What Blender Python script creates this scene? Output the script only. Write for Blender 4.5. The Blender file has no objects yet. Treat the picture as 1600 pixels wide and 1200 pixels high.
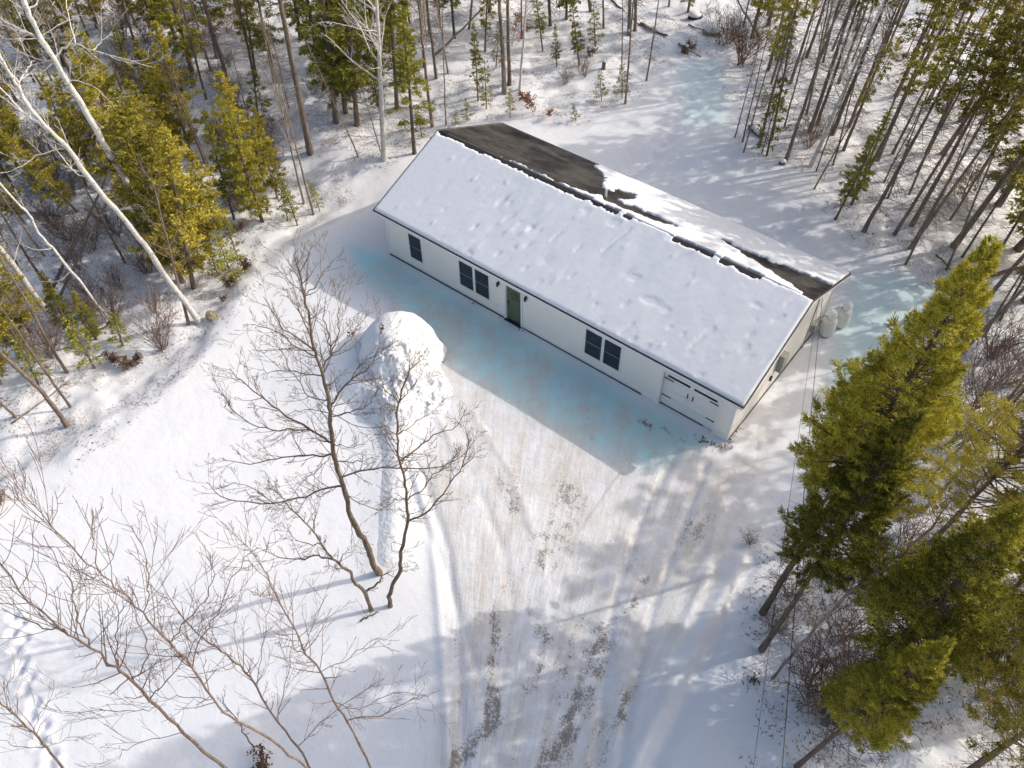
import bpy, math, random
import numpy as np
from mathutils import Vector, Matrix

# ---------------------------------------------------------------- camera, world, sun, exposure
S = bpy.context.scene
CAM = np.array([26.8983, -22.5387, 28.7221]); YAW, PIT, ROL, FOC = -0.6886, 0.8534, -0.0155, 1283.86
FW = np.array([math.sin(YAW)*math.cos(PIT), math.cos(YAW)*math.cos(PIT), -math.sin(PIT)])
_r = np.array([math.cos(YAW), -math.sin(YAW), 0.0]); _u = np.cross(_r, FW)
RT = _r*math.cos(ROL)+_u*math.sin(ROL); UP = -_r*math.sin(ROL)+_u*math.cos(ROL)
cd = bpy.data.cameras.new('camera'); cam = bpy.data.objects.new('camera', cd); S.collection.objects.link(cam)
cd.sensor_width = 36.0; cd.lens = 36.0*FOC/1600; cd.clip_end = 2000; cd.clip_start = 0.1
cam.matrix_world = Matrix(((RT[0], UP[0], -FW[0], CAM[0]), (RT[1], UP[1], -FW[1], CAM[1]), (RT[2], UP[2], -FW[2], CAM[2]), (0, 0, 0, 1)))
S.camera = cam
SUNV = np.array([0.967, 1.307, 1.0]); SUNV /= np.linalg.norm(SUNV)     # towards the sun
w = bpy.data.worlds.new('World'); S.world = w; w.use_nodes = True
nt = w.node_tree; bg = nt.nodes['Background']; sky = nt.nodes.new('ShaderNodeTexSky')
sky.sky_type = 'NISHITA'; sky.sun_disc = False; sky.sun_elevation = math.asin(SUNV[2]); sky.sun_rotation = math.atan2(0.967, 1.307)
sky.air_density = 1.0; sky.dust_density = 4.2; sky.ozone_density = 0.8
nt.links.new(sky.outputs[0], bg.inputs[0]); bg.inputs[1].default_value = 0.15
sl = bpy.data.lights.new('sun', 'SUN'); sl.energy = 2.0; sl.angle = math.radians(0.53); sl.color = (1.0, 0.945, 0.875)
so = bpy.data.objects.new('sun', sl); S.collection.objects.link(so)
so.rotation_euler = Vector(-SUNV).to_track_quat('-Z', 'Y').to_euler()
S.view_settings.view_transform = 'Standard'; S.view_settings.look = 'None'; S.view_settings.gamma = 1; S.view_settings.exposure = 0.38
S.cycles.max_bounces = 6; S.cycles.diffuse_bounces = 4; S.cycles.transparent_max_bounces = 6
C = S.collection

# ---------------------------------------------------------------- helpers
def smooth(t): t = np.clip(t, 0, 1); return t*t*(3-2*t)
def _hash(i, j, s):
    n = (i.astype(np.int64)*374761393+j.astype(np.int64)*668265263+s*1442695041) & 0xffffffff
    n = ((n ^ (n >> 13))*1274126177) & 0xffffffff
    return ((n ^ (n >> 16)) & 0xffff)/65535.0
def noise(x, y, sc, s=0):
    x = np.asarray(x, float)/sc; y = np.asarray(y, float)/sc; i = np.floor(x); j = np.floor(y)
    fx, fy = smooth(x-i), smooth(y-j)
    a, b, c, d = _hash(i, j, s), _hash(i+1, j, s), _hash(i, j+1, s), _hash(i+1, j+1, s)
    return (a+(b-a)*fx)*(1-fy)+(c+(d-c)*fx)*fy-0.5
def fbm(x, y, sc, s=0, o=3): return sum(noise(x, y, sc/2**k, s+k)/2**k for k in range(o))
def un0(px, py, z=0.0):
    d = FW*FOC+RT*(px-800)-UP*(py-600); return CAM+d*((z-CAM[2])/d[2])
def ray(px, py): return (FW*FOC+RT*(px-800)-UP*(py-600))/FOC
def proj(X):
    d = np.asarray(X, float)-CAM; k = d@FW
    return 800+FOC*(d@RT)/k, 600-FOC*(d@UP)/k
def seg_dist(x, y, pts):
    best = np.full(np.shape(x), 1e9); sgn = np.zeros(np.shape(x))
    for (ax, ay), (bx, by) in zip(pts[:-1], pts[1:]):
        dx, dy = bx-ax, by-ay; t = np.clip(((x-ax)*dx+(y-ay)*dy)/(dx*dx+dy*dy), 0, 1)
        d = np.hypot(x-ax-t*dx, y-ay-t*dy); m = d < best
        sgn = np.where(m, np.sign(dx*(y-ay)-dy*(x-ax)), sgn); best = np.where(m, d, best)
    return best, sgn
def in_poly(x, y, P):
    r = np.zeros(np.shape(x), bool); n = len(P)
    for i in range(n):
        (x1, y1), (x2, y2) = P[i], P[(i+1) % n]
        if y1 == y2: continue
        r ^= ((y1 > y) != (y2 > y)) & (x < (x2-x1)*(y-y1)/(y2-y1)+x1)
    return r
def sdist(x, y, P):      # signed distance to a polygon, positive inside
    d, _ = seg_dist(x, y, list(P)+[P[0]]); return np.where(in_poly(x, y, P), d, -d)
W2 = lambda pts: [tuple(un0(a, b)[:2]) for a, b in pts]

BAND = [(4.0, 14.0), (-2.5, 6.0), (-4.7, 0.5), (-4.73, -2.88), (-3.91, -6.26), (-3.19, -8.89), (-2.4, -10.6), (-1.97, -12.8), (-1.8, -15.4), (-1.6, -18), (-1.8, -22), (-2, -34)]
CLEAR = W2([(0, 775), (100, 730), (200, 650), (281, 577), (344, 499), (394, 446), (430, 372), (500, 325), (590, 262), (700, 190), (800, 172), (870, 190), (940, 180), (1000, 140), (1045, 90), (1130, 95), (1150, 200), (1190, 245), (1270, 275), (1300, 330), (1350, 372), (1410, 425), (1500, 460), (1480, 560), (1360, 640), (1260, 760), (1215, 860), (1180, 960), (1185, 1060), (1200, 1150), (1100, 1350), (500, 1500), (-300, 1300), (-300, 900)])
def terr(x, y):
    x = np.asarray(x, float); y = np.asarray(y, float)
    d, s = seg_dist(x, y, BAND); d = d*s                      # negative: the woods side of the terrace edge
    d = d+fbm(x, y, 3.0, 5)*0.8
    fade = 1-smooth((y-1.0)/6.0)
    z = -0.75*smooth((0.6-d)/2.4)*fade
    sd = sdist(x, y, CLEAR)
    wd = smooth((0.6-sd)/1.6)
    z = z+wd*(fbm(x, y, 2.6, 11, 3)*0.42+noise(x, y, 0.5, 14)*0.10)
    z = z+(1-wd)*(fbm(x, y, 6.0, 21, 2)*0.10+fbm(x, y, 1.2, 25, 2)*0.02)
    z = z+.55*np.exp(-((x-4.4)/2.3)**2-((y+7.0)/2.6)**2)+.16*np.exp(-(seg_dist(x, y, [(7.5, -7.5), (9.5, -9.3), (11.6, -11.6), (12.9, -13.1)])[0]/1.1)**2)
    far = smooth((np.hypot(x-5, y-5)-30)/40)
    z = z+far*fbm(x, y, 25, 31, 2)*2.0
    house = np.maximum(np.maximum(-x, x-20.4), np.maximum(-y, y-9.7))
    return z*smooth(house/2.0+0.1)
def hit(px, py):
    z = 0.0
    for _ in range(6):
        P = un0(px, py, z); z = float(terr(P[0], P[1]))
    return np.array([P[0], P[1], z])

def mesh_obj(name, V, F, mat, parent=None, smooth_=False):
    me = make_mesh(name, V, F, mat, smooth_); return link(name, me, parent)
def make_mesh(name, V, F, mat, smooth_=False):
    me = bpy.data.meshes.new(name); V = np.asarray(V, np.float32)
    if isinstance(F, np.ndarray):
        n, k = F.shape; me.vertices.add(len(V)); me.vertices.foreach_set('co', V.ravel())
        me.loops.add(n*k); me.polygons.add(n)
        me.loops.foreach_set('vertex_index', F.astype(np.int32).ravel())
        me.polygons.foreach_set('loop_start', np.arange(0, n*k, k, dtype=np.int32))
        me.update(calc_edges=True)
    else:
        me.from_pydata([tuple(map(float, v)) for v in V], [], [tuple(f) for f in F]); me.update()
    if smooth_: me.polygons.foreach_set('use_smooth', np.ones(len(me.polygons), bool))
    me.materials.append(mat); return me
def link(name, me, parent=None):
    o = bpy.data.objects.new(name, me); C.objects.link(o)
    if parent is not None: o.parent = parent
    return o
def tag(o, label=None, cat=None, group=None, kind=None):
    if label: o['label'] = label
    if cat: o['category'] = cat
    if group: o['group'] = group
    if kind: o['kind'] = kind
    return o
def empty(name, loc=(0, 0, 0)):
    o = bpy.data.objects.new(name, None); C.objects.link(o); o.location = loc; o.empty_display_size = .3; return o
class MB:
    def __init__(s): s.v = []; s.f = []
    def add(s, V, F):
        n = len(s.v); s.v += [tuple(map(float, v)) for v in V]; s.f += [tuple(int(i)+n for i in f) for f in F]; return s
    def box(s, a, b):
        (x0, y0, z0), (x1, y1, z1) = a, b
        return s.add([(x0, y0, z0), (x1, y0, z0), (x1, y1, z0), (x0, y1, z0), (x0, y0, z1), (x1, y0, z1), (x1, y1, z1), (x0, y1, z1)],
                     [(0, 3, 2, 1), (4, 5, 6, 7), (0, 1, 5, 4), (1, 2, 6, 5), (2, 3, 7, 6), (3, 0, 4, 7)])
    def prism(s, P, d):           # polygon P (3D points) pushed along vector d
        n = len(P); Q = [tuple(np.add(p, d)) for p in P]
        return s.add(list(P)+Q, [tuple(range(n))[::-1], tuple(range(n, 2*n))]+[(i, (i+1) % n, n+(i+1) % n, n+i) for i in range(n)])
    def tube(s, P, R, k=8, cap=True):
        V, F = tube_arrays([np.array(P, float)], [np.array(R, float)], k); s.add(V, F.tolist())
        if cap:
            n = len(s.v)-len(V); s.f.append(tuple(range(n+k-1, n-1, -1))); m = n+len(V)-k; s.f.append(tuple(range(m, m+k)))
        return s
    def lathe(s, c, prof, k=20):
        V = []; F = []
        for r, z in prof: V += [(c[0]+r*math.cos(2*math.pi*i/k), c[1]+r*math.sin(2*math.pi*i/k), c[2]+z) for i in range(k)]
        for j in range(len(prof)-1):
            for i in range(k): F.append((j*k+i, j*k+(i+1) % k, (j+1)*k+(i+1) % k, (j+1)*k+i))
        F.append(tuple(range(k-1, -1, -1))); F.append(tuple(range((len(prof)-1)*k, len(prof)*k)))
        return s.add(V, F)
    def build(s, name, mat, parent=None, sm=False, bevel=0):
        o = mesh_obj(name, np.array(s.v), s.f, mat, parent, sm)
        if bevel:
            m = o.modifiers.new('bevel', 'BEVEL'); m.width = bevel; m.segments = 2; m.limit_method = 'ANGLE'
        return o
def tube_arrays(polys, radii, k=4):
    Vs, Fs, off = [], [], 0
    ang = np.arange(k)*2*math.pi/k; ca, sa = np.cos(ang), np.sin(ang)
    ks = np.arange(k); kn = (ks+1) % k
    for P, R in zip(polys, radii):
        n = len(P); T = np.empty_like(P); T[1:-1] = P[2:]-P[:-2]; T[0] = P[1]-P[0]; T[-1] = P[-1]-P[-2]
        T /= np.linalg.norm(T, axis=1, keepdims=True)+1e-9
        ref = np.array([0.31, 0.95, 0.02]) if abs(T[:, 2]).mean() > .6 else np.array([0.05, 0.1, 0.99])
        A = np.cross(T, ref); A /= np.linalg.norm(A, axis=1, keepdims=True)+1e-9; B = np.cross(T, A)
        V = P[:, None, :]+R[:, None, None]*(A[:, None, :]*ca[None, :, None]+B[:, None, :]*sa[None, :, None])
        Vs.append(V.reshape(-1, 3)); b = off+np.arange(n-1)[:, None]*k
        Fs.append(np.stack([b+ks, b+kn, b+kn+k, b+ks+k], -1).reshape(-1, 4)); off += n*k
    return np.concatenate(Vs), np.concatenate(Fs)

# ---------------------------------------------------------------- materials
def mat(name, rough=.7, spec=.3):
    m = bpy.data.materials.new(name); m.use_nodes = True; b = m.node_tree.nodes['Principled BSDF']
    b.inputs['Roughness'].default_value = rough; b.inputs['Specular IOR Level'].default_value = spec
    return m, m.node_tree, b
def N(nt, t, **kw):
    n = nt.nodes.new(t)
    for k, v in kw.items():
        if k.startswith('i_'): n.inputs[k[2:].replace('_', ' ')].default_value = v
        else: setattr(n, k, v)
    return n
def ramp(nt, src, stops):
    r = nt.nodes.new('ShaderNodeValToRGB'); nt.links.new(src, r.inputs[0])
    while len(r.color_ramp.elements) < len(stops): r.color_ramp.elements.new(.5)
    for e, (p, c) in zip(r.color_ramp.elements, stops): e.position = p; e.color = tuple(c)+(1,) if not isinstance(c, (int, float)) else (c, c, c, 1)
    return r
def mix(nt, fac, a, b, mode='MIX'):
    m = nt.nodes.new('ShaderNodeMix'); m.data_type = 'RGBA'; m.blend_type = mode
    for s, v in ((0, fac), (6, a), (7, b)):
        if isinstance(v, bpy.types.NodeSocket): nt.links.new(v, m.inputs[s])
        elif s: m.inputs[s].default_value = tuple(v)+(1,)
        else: m.inputs[s].default_value = v
    return m.outputs[2]
def mth(nt, op, a, b=None, clamp=False):
    m = nt.nodes.new('ShaderNodeMath'); m.operation = op; m.use_clamp = clamp
    for s, v in ((0, a), (1, b)):
        if v is None: continue
        if isinstance(v, bpy.types.NodeSocket): nt.links.new(v, m.inputs[s])
        else: m.inputs[s].default_value = v
    return m.outputs[0]
def nz(nt, coord, scale, detail=3, rough=.5, vec=None):
    n = N(nt, 'ShaderNodeTexNoise'); n.inputs['Scale'].default_value = scale; n.inputs['Detail'].default_value = detail; n.inputs['Roughness'].default_value = rough
    if vec is not None:
        mp = N(nt, 'ShaderNodeMapping'); mp.inputs['Rotation'].default_value = vec[0]; mp.inputs['Scale'].default_value = vec[1]
        nt.links.new(coord, mp.inputs[0]); coord = mp.outputs[0]
    nt.links.new(coord, n.inputs['Vector']); return n.outputs[0]
def bump(nt, b, h, st, dist=.05, prev=None):
    n = N(nt, 'ShaderNodeBump'); n.inputs['Strength'].default_value = st; n.inputs['Distance'].default_value = dist
    nt.links.new(h, n.inputs['Height'])
    if prev: nt.links.new(prev, n.inputs['Normal'])
    if b: nt.links.new(n.outputs[0], b.inputs['Normal'])
    return n.outputs[0]
def simple(name, col, rough=.7, spec=.3, var=.0, scale=6, bst=0, metal=0):
    m, nt, b = mat(name, rough, spec); g = N(nt, 'ShaderNodeTexCoord').outputs['Object']
    n = nz(nt, g, scale, 4)
    r = ramp(nt, n, [(.3, [c*(1-var) for c in col]), (.7, [min(1, c*(1+var)) for c in col])])
    nt.links.new(r.outputs[0], b.inputs[0]); b.inputs['Metallic'].default_value = metal
    if bst: bump(nt, b, n, bst)
    return m
# ground snow: packed, tinted with painted teal shade, and dirty where the mesh attributes say so
def ground_mat():
    m, nt, b = mat('snow_ground', .65, .25); g = N(nt, 'ShaderNodeTexCoord').outputs['Object']
    at = lambda n: N(nt, 'ShaderNodeAttribute', attribute_name=n).outputs['Fac']
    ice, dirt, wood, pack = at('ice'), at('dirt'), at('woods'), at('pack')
    base = mix(nt, ramp(nt, nz(nt, g, .5, 4), [(.35, 0.), (.7, 1.)]).outputs[0], (.80, .81, .83), (.83, .83, .825))
    shade_fac = mth(nt, 'MULTIPLY', ice, ramp(nt, nz(nt, g, .7, 5, .65), [(.25, .8), (.62, 1.)]).outputs[0])
    base = mix(nt, shade_fac, base, (.50, .79, .80))  # teal of the shaded snow, painted into the base colour
    cv = N(nt, 'ShaderNodeCombineXYZ'); nt.links.new(at('flow_across'), cv.inputs[0]); nt.links.new(at('flow_along'), cv.inputs[1])
    fl = nz(nt, cv.outputs[0], 1.6, 6, .7); fl2 = nz(nt, cv.outputs[0], 5.0, 4, .6)
    # light sandy film on packed snow
    film = mth(nt, 'MULTIPLY', pack, ramp(nt, mth(nt, 'ADD', mth(nt, 'MULTIPLY', nz(nt, g, 1.1, 6, .7), .5), mth(nt, 'MULTIPLY', fl, .5)), [(.40, 0.), (.60, .8)]).outputs[0])
    base = mix(nt, film, base, (.63, .575, .50))
    d1 = nz(nt, g, 3.2, 8, .75); d2 = nz(nt, g, 15, 4, .65)
    t = mth(nt, 'ADD', mth(nt, 'ADD', mth(nt, 'MULTIPLY', d1, .34), mth(nt, 'MULTIPLY', d2, .34)), mth(nt, 'MULTIPLY', fl, .32))
    th = mth(nt, 'SUBTRACT', .685, mth(nt, 'MULTIPLY', dirt, .25))
    df = mth(nt, 'MULTIPLY', mth(nt, 'SUBTRACT', t, th), 14., True)
    df = mth(nt, 'MULTIPLY', df, mth(nt, 'MULTIPLY', dirt, 3., True))
    dc = mix(nt, nz(nt, g, 5, 3), (.10, .085, .075), (.24, .19, .14))
    base = mix(nt, mth(nt, 'MULTIPLY', df, .8), base, dc)
    # needles and leaf litter in the woods
    l1 = nz(nt, g, 9, 5, .75); l2 = nz(nt, g, .8, 3)
    lt = mth(nt, 'ADD', mth(nt, 'MULTIPLY', l1, .6), mth(nt, 'MULTIPLY', l2, .4))
    lf = mth(nt, 'MULTIPLY', mth(nt, 'MULTIPLY', mth(nt, 'SUBTRACT', lt, .52), 9., True), wood)
    base = mix(nt, mth(nt, 'MULTIPLY', lf, .8), base, mix(nt, nz(nt, g, 3, 2), (.13, .09, .06), (.30, .22, .15)))
    nt.links.new(base, b.inputs[0])
    n1 = bump(nt, None, nz(nt, g, 1.6, 5, .6), .35, .12)
    h2 = mth(nt, 'MULTIPLY', nz(nt, g, 9, 5, .7), mth(nt, 'ADD', mth(nt, 'MULTIPLY', mth(nt, 'ADD', pack, wood), .7), .10))
    n1 = bump(nt, None, h2, .4, .05, n1)
    bump(nt, b, mth(nt, 'MULTIPLY', fl2, pack), .6, .07, n1)
    return m
M = {}
M['ground'] = ground_mat()
def snow_mat(name, sc, st, col=(.85, .855, .865), dist=.05):
    m, nt, b = mat(name, .6, .25); g = N(nt, 'ShaderNodeTexCoord').outputs['Object']
    nt.links.new(mix(nt, nz(nt, g, 1.2, 4), col, [c*.985 for c in col]), b.inputs[0])
    n1 = bump(nt, None, nz(nt, g, sc, 6, .6), st, dist); bump(nt, b, nz(nt, g, sc*7, 4, .6), st*.5, dist*.3, n1); return m
M['roofsnow'] = snow_mat('roof_snow', 3.5, .28)
M['pile'] = snow_mat('pile_snow', 5, .8, (.84, .84, .84), .10)
def shingle():
    m, nt, b = mat('asphalt_shingle', .9, .15); g = N(nt, 'ShaderNodeTexCoord').outputs['Object']
    br = N(nt, 'ShaderNodeTexBrick'); br.inputs['Scale'].default_value = 1; br.inputs['Brick Width'].default_value = .33; br.inputs['Row Height'].default_value = .14
    br.inputs['Mortar Size'].default_value = .008; br.inputs['Color1'].default_value = (.105, .10, .092, 1); br.inputs['Color2'].default_value = (.07, .067, .063, 1); br.inputs['Mortar'].default_value = (.03, .03, .03, 1)
    nt.links.new(g, br.inputs['Vector'])
    wet = ramp(nt, nz(nt, g, .7, 6, .65, ((0, 0, .0), (.7, 1.1, 1))), [(.38, (.30, .31, .33)), (.62, (1.0, .97, .93))]).outputs[0]
    nt.links.new(mix(nt, 1.0, br.outputs[0], wet, 'MULTIPLY'), b.inputs[0]); bump(nt, b, br.outputs['Fac'], .3, .01); return m
M['shingle'] = shingle()
def siding():
    m, nt, b = mat('vinyl_siding', .5, .35); g = N(nt, 'ShaderNodeTexCoord').outputs['Object']
    sx = N(nt, 'ShaderNodeSeparateXYZ'); nt.links.new(g, sx.inputs[0])
    fr = mth(nt, 'FRACT', mth(nt, 'MULTIPLY', sx.outputs[2], 1/.16))
    nt.links.new(mix(nt, nz(nt, g, .8, 3), (.89, .855, .785), (.91, .88, .81)), b.inputs[0]); bump(nt, b, fr, .8, .03); return m
M['siding'] = siding()
M['trim'] = simple('white_trim', (.82, .81, .79), .45, .4, .03)
M['gdoor'] = simple('garage_door_paint', (.80, .78, .74), .5, .3, .02)
M['black'] = simple('black_metal', (.018, .018, .02), .4, .4, .1)
M['edge'] = simple('drip_edge', (.05, .045, .042), .5, .4, .2)
M['sash'] = simple('dark_sash', (.05, .055, .065), .35, .5, .1)
M['screen'] = simple('window_rail', (.16, .17, .19), .4, .4, .1)
M['found'] = simple('foundation', (.03, .04, .05), .8, .2, .3)
M['door'] = simple('green_door', (.10, .135, .085), .45, .4, .06)
M['tank'] = simple('tank_paint', (.76, .77, .73), .4, .5, .05)
M['box'] = simple('grey_box', (.27, .27, .24), .5, .4, .1)
M['copper'] = simple('pipe_metal', (.30, .30, .27), .4, .5, .1)
M['stone'] = simple('tan_stone', (.34, .29, .20), .85, .2, .2, 4, .4)
M['wreath'] = simple('wreath_leaves', (.20, .20, .12), .8, .2, .5, 20)
m, nt, b = mat('window_glass', .06, .6); b.inputs[0].default_value = (.015, .02, .032, 1); M['glass'] = m
def bark(name, c1, c2, sc=(1, 1, .25), k=7, stripes=None):
    m, nt, b = mat(name, .9, .15); g = N(nt, 'ShaderNodeTexCoord').outputs['Object']
    n = nz(nt, g, k, 5, .65, ((0, 0, 0), sc)); c = ramp(nt, n, [(.32, c1), (.68, c2)]).outputs[0]
    oi = N(nt, 'ShaderNodeObjectInfo').outputs['Random']
    if stripes:
        s = nz(nt, g, 5, 4, .6, ((0, 0, 0), (1, 1, 4))); c = mix(nt, ramp(nt, s, [(.60, 0.), (.66, 1.)]).outputs[0], c, stripes)
    br = mth(nt, 'ADD', mth(nt, 'MULTIPLY', oi, .5), .75)
    cc = N(nt, 'ShaderNodeCombineColor')
    for i in range(3): nt.links.new(br, cc.inputs[i])
    c = mix(nt, 1.0, c, cc.outputs[0], 'MULTIPLY')
    nt.links.new(c, b.inputs[0]); bump(nt, b, n, .5, .03); return m
M['bark'] = bark('spruce_bark', (.10, .075, .058), (.24, .18, .14))
M['greybark'] = bark('grey_bark', (.12, .092, .075), (.31, .245, .19))
M['maple'] = bark('maple_bark', (.11, .078, .055), (.30, .225, .165), (1, 1, .4), 10)
M['birch'] = bark('birch_bark', (.58, .54, .49), (.80, .76, .70), (1, 1, 1), 6, (.12, .10, .09))
M['youngbirch'] = bark('young_birch_bark', (.12, .088, .072), (.27, .21, .17), (1, 1, 1), 6, (.12, .09, .07))
M['redtwig'] = bark('red_twigs', (.12, .082, .068), (.26, .185, .15))
M['dead'] = bark('dead_twigs', (.20, .15, .10), (.44, .35, .25))
M['brush'] = bark('brush_twigs', (.13, .085, .065), (.30, .21, .165))
def leafm(name, cols, tr=.22, sc=.5):
    m = bpy.data.materials.new(name); m.use_nodes = True; nt = m.node_tree; b = nt.nodes['Principled BSDF']
    b.inputs['Roughness'].default_value = .75; b.inputs['Specular IOR Level'].default_value = .15
    geo = N(nt, 'ShaderNodeNewGeometry').outputs['Random Per Island']
    g = N(nt, 'ShaderNodeTexCoord').outputs['Object']; oi = N(nt, 'ShaderNodeObjectInfo').outputs['Random']
    f = mth(nt, 'ADD', mth(nt, 'MULTIPLY', geo, .45), mth(nt, 'MULTIPLY', nz(nt, g, sc, 3), .75))
    f = mth(nt, 'ADD', mth(nt, 'SUBTRACT', f, .13), mth(nt, 'MULTIPLY', mth(nt, 'SUBTRACT', oi, .5), .30))
    c = ramp(nt, f, [(.22, cols[0]), (.5, cols[1]), (.78, cols[2])]).outputs[0]
    nt.links.new(c, b.inputs[0]); t = N(nt, 'ShaderNodeBsdfTranslucent'); nt.links.new(c, t.inputs[0])
    ms = N(nt, 'ShaderNodeMixShader'); ms.inputs[0].default_value = tr
    nt.links.new(b.outputs[0], ms.inputs[1]); nt.links.new(t.outputs[0], ms.inputs[2]); nt.links.new(ms.outputs[0], nt.nodes['Material Output'].inputs[0])
    return m
M['spruce'] = leafm('spruce_needles', [(.10, .105, .022), (.38, .35, .050), (.66, .59, .09)])
M['hero'] = leafm('large_spruce_needles', [(.075, .080, .018), (.38, .345, .045), (.78, .69, .10)], .26)
M['fir'] = leafm('fir_needles', [(.10, .115, .026), (.34, .33, .050), (.58, .53, .08)])
M['pine'] = leafm('pine_needles', [(.14, .12, .030), (.44, .38, .060), (.72, .62, .11)], .36)
M['cedar'] = leafm('cedar_sprays', [(.17, .155, .030), (.45, .385, .055), (.74, .62, .11)])
M['beech'] = leafm('beech_leaves', [(.20, .07, .03), (.38, .14, .06), (.50, .24, .12)])
M['brown'] = leafm('brown_leaves', [(.09, .05, .03), (.19, .11, .06), (.32, .20, .12)])

# ---------------------------------------------------------------- ground
def axis(core, mid, far):
    a = [np.arange(core[0], core[1], .12), np.arange(mid[0], core[0], .28), np.arange(core[1], mid[1], .28)]
    g = np.cumsum(1.25**np.arange(24)*.5); g = g[g < far]
    return np.unique(np.concatenate(a+[mid[0]-g, mid[1]+g]).round(3))
gx = axis((-9, 27), (-52, 42), 400); gy = axis((-27, 3), (-36, 60), 400)
X, Y = np.meshgrid(gx, gy); Z = terr(X, Y)
sd = sdist(X, Y, CLEAR); woods = smooth((0.9-sd+fbm(X, Y, 1.5, 41)*2.2)/1.5)
dirt = np.zeros_like(X); pack = np.zeros_like(X); ice = np.zeros_like(X)
DRIVE = W2([(480, 430), (612, 400), (1133, 700), (1200, 640), (1230, 700), (1190, 800), (1150, 900), (1080, 1010), (960, 1250), (620, 1300), (685, 1050), (672, 860), (640, 740), (690, 640), (640, 560), (560, 470)])
pack = smooth(sdist(X, Y, DRIVE)/1.5+.2)
ice = smooth(sdist(X, Y, W2([(530, 370), (612, 398), (1120, 690), (1050, 735), (968, 733), (800, 640), (700, 572), (640, 500), (560, 445)]))/1.2+.25)  # painted shade colour, kept inside the shadow the house casts
ice = np.maximum(ice, .55*smooth(sdist(X, Y, W2([(1330, 440), (1420, 420), (1470, 450), (1440, 520), (1330, 620), (1290, 600), (1300, 520)]))/1.5+.4))  # weaker painted teal for the shaded yard past the gable
ice = np.maximum(ice, .45*smooth(sdist(X, Y, W2([(1050, 95), (1120, 90), (1150, 130), (1140, 200), (1060, 200)]))/1.5+.2))  # same teal, fainter, in the rear clearing
TRK = [  # pixels of the photograph as landmarks, width m, height m, dirt
    ([(560, 640), (640, 720), (675, 830), (690, 1000), (700, 1200)], .13, .09, 0), ([(585, 640), (660, 740), (700, 860), (716, 1000), (725, 1200)], .13, -.08, .15),
    ([(655, 600), (700, 680), (720, 740)], .10, .06, 0), ([(735, 640), (800, 740), (830, 830)], .12, .04, .05), ([(750, 770), (790, 870), (800, 960)], .14, -.04, .15),
    ([(820, 780), (850, 880), (855, 1000)], .14, .03, .1), ([(1160, 880), (1100, 985), (1040, 1090), (985, 1200)], .32, .20, 0), ([(1175, 870), (1115, 1010), (1060, 1120), (1010, 1220)], .25, -.12, 0),
    ([(1110, 890), (1060, 990), (1000, 1110), (960, 1200)], .16, .09, .0), ([(1000, 655), (1040, 675), (1080, 692), (1120, 706)], .14, .0, .62), ([(1090, 682), (1110, 690), (1132, 700)], .2, 0, .6),
    ([(945, 620), (1010, 652), (1090, 695)], .1, -.02, .42), ([(855, 545), (900, 580), (945, 620)], .1, 0, .35), ([(775, 490), (790, 500), (815, 515)], .14, 0, .6), ([(755, 485), (775, 497)], .1, 0, .55),
    ([(1060, 700), (1010, 790), (960, 930), (930, 1200)], .14, -.10, .15), ([(1105, 725), (1070, 810), (1020, 950), (985, 1100), (960, 1250)], .14, -.10, .15), ([(1075, 700), (1030, 790), (985, 930), (955, 1200)], .10, .04, 0), ([(640, 760), (700, 900), (745, 1050), (790, 1240)], .14, -.06, .1), ([(1125, 780), (1110, 870), (1080, 960)], .2, .05, 0),
    ([(1135, 695), (1143, 688), (1150, 672)], .16, 0, 1.), ([(950, 985), (930, 1040), (915, 1060), (880, 1130), (860, 1200)], .28, -.03, .75), ([(1010, 905), (975, 960), (950, 985)], .22, 0, .62), ([(690, 930), (700, 1010), (695, 1060)], .2, 0, .55), ([(1010, 1010), (985, 1060), (960, 1130), (940, 1190)], .22, 0, .55), ([(855, 1000), (835, 1050), (820, 1080)], .18, 0, .55),
    ([(775, 1090), (740, 1150), (700, 1220)], .26, -.03, .74), ([(760, 1080), (770, 1040), (790, 990)], .2, 0, .45), ([(772, 950), (775, 1000)], .2, 0, .45), ([(830, 960), (845, 1020)], .2, 0, .35), ([(925, 950), (895, 1010), (880, 1060)], .2, 0, .35),
    ([(725, 770), (735, 790)], .3, 0, .55), ([(790, 745), (800, 770), (790, 800)], .3, 0, .45), ([(850, 840), (860, 880)], .4, 0, .5), ([(920, 640), (935, 690)], .2, 0, .35), ([(700, 560), (735, 590)], .3, 0, .35),
    ([(890, 780), (870, 830), (860, 870)], .5, 0, .35), ([(1090, 820), (1040, 850), (980, 890)], .5, 0, .3), ([(900, 1100), (860, 1200)], .5, 0, .45), ([(1000, 1050), (960, 1130)], .4, 0, .4),
    ([(1180, 720), (1230, 640), (1262, 560)], .22, -.05, .25), ([(1160, 700), (1200, 640), (1240, 575)], .22, -.04, .25), ([(1150, 720), (1215, 690)], .5, 0, .35),
]
dn = noise(X, Y, .35, 61)
XW = X+fbm(X, Y, 1.1, 63, 3)*.55; YW = Y+fbm(X, Y, 1.1, 67, 3)*.55
for pts, wd, hh, di in TRK:
    Wp = W2(pts); d, _ = seg_dist(XW if di > .3 else X, YW if di > .3 else Y, Wp); k = np.exp(-(d/wd)**2)
    Z += hh*k; dirt = np.maximum(dirt, di*(.72+.9*dn)*np.exp(-(d/(wd*1.5))**2))
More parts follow.
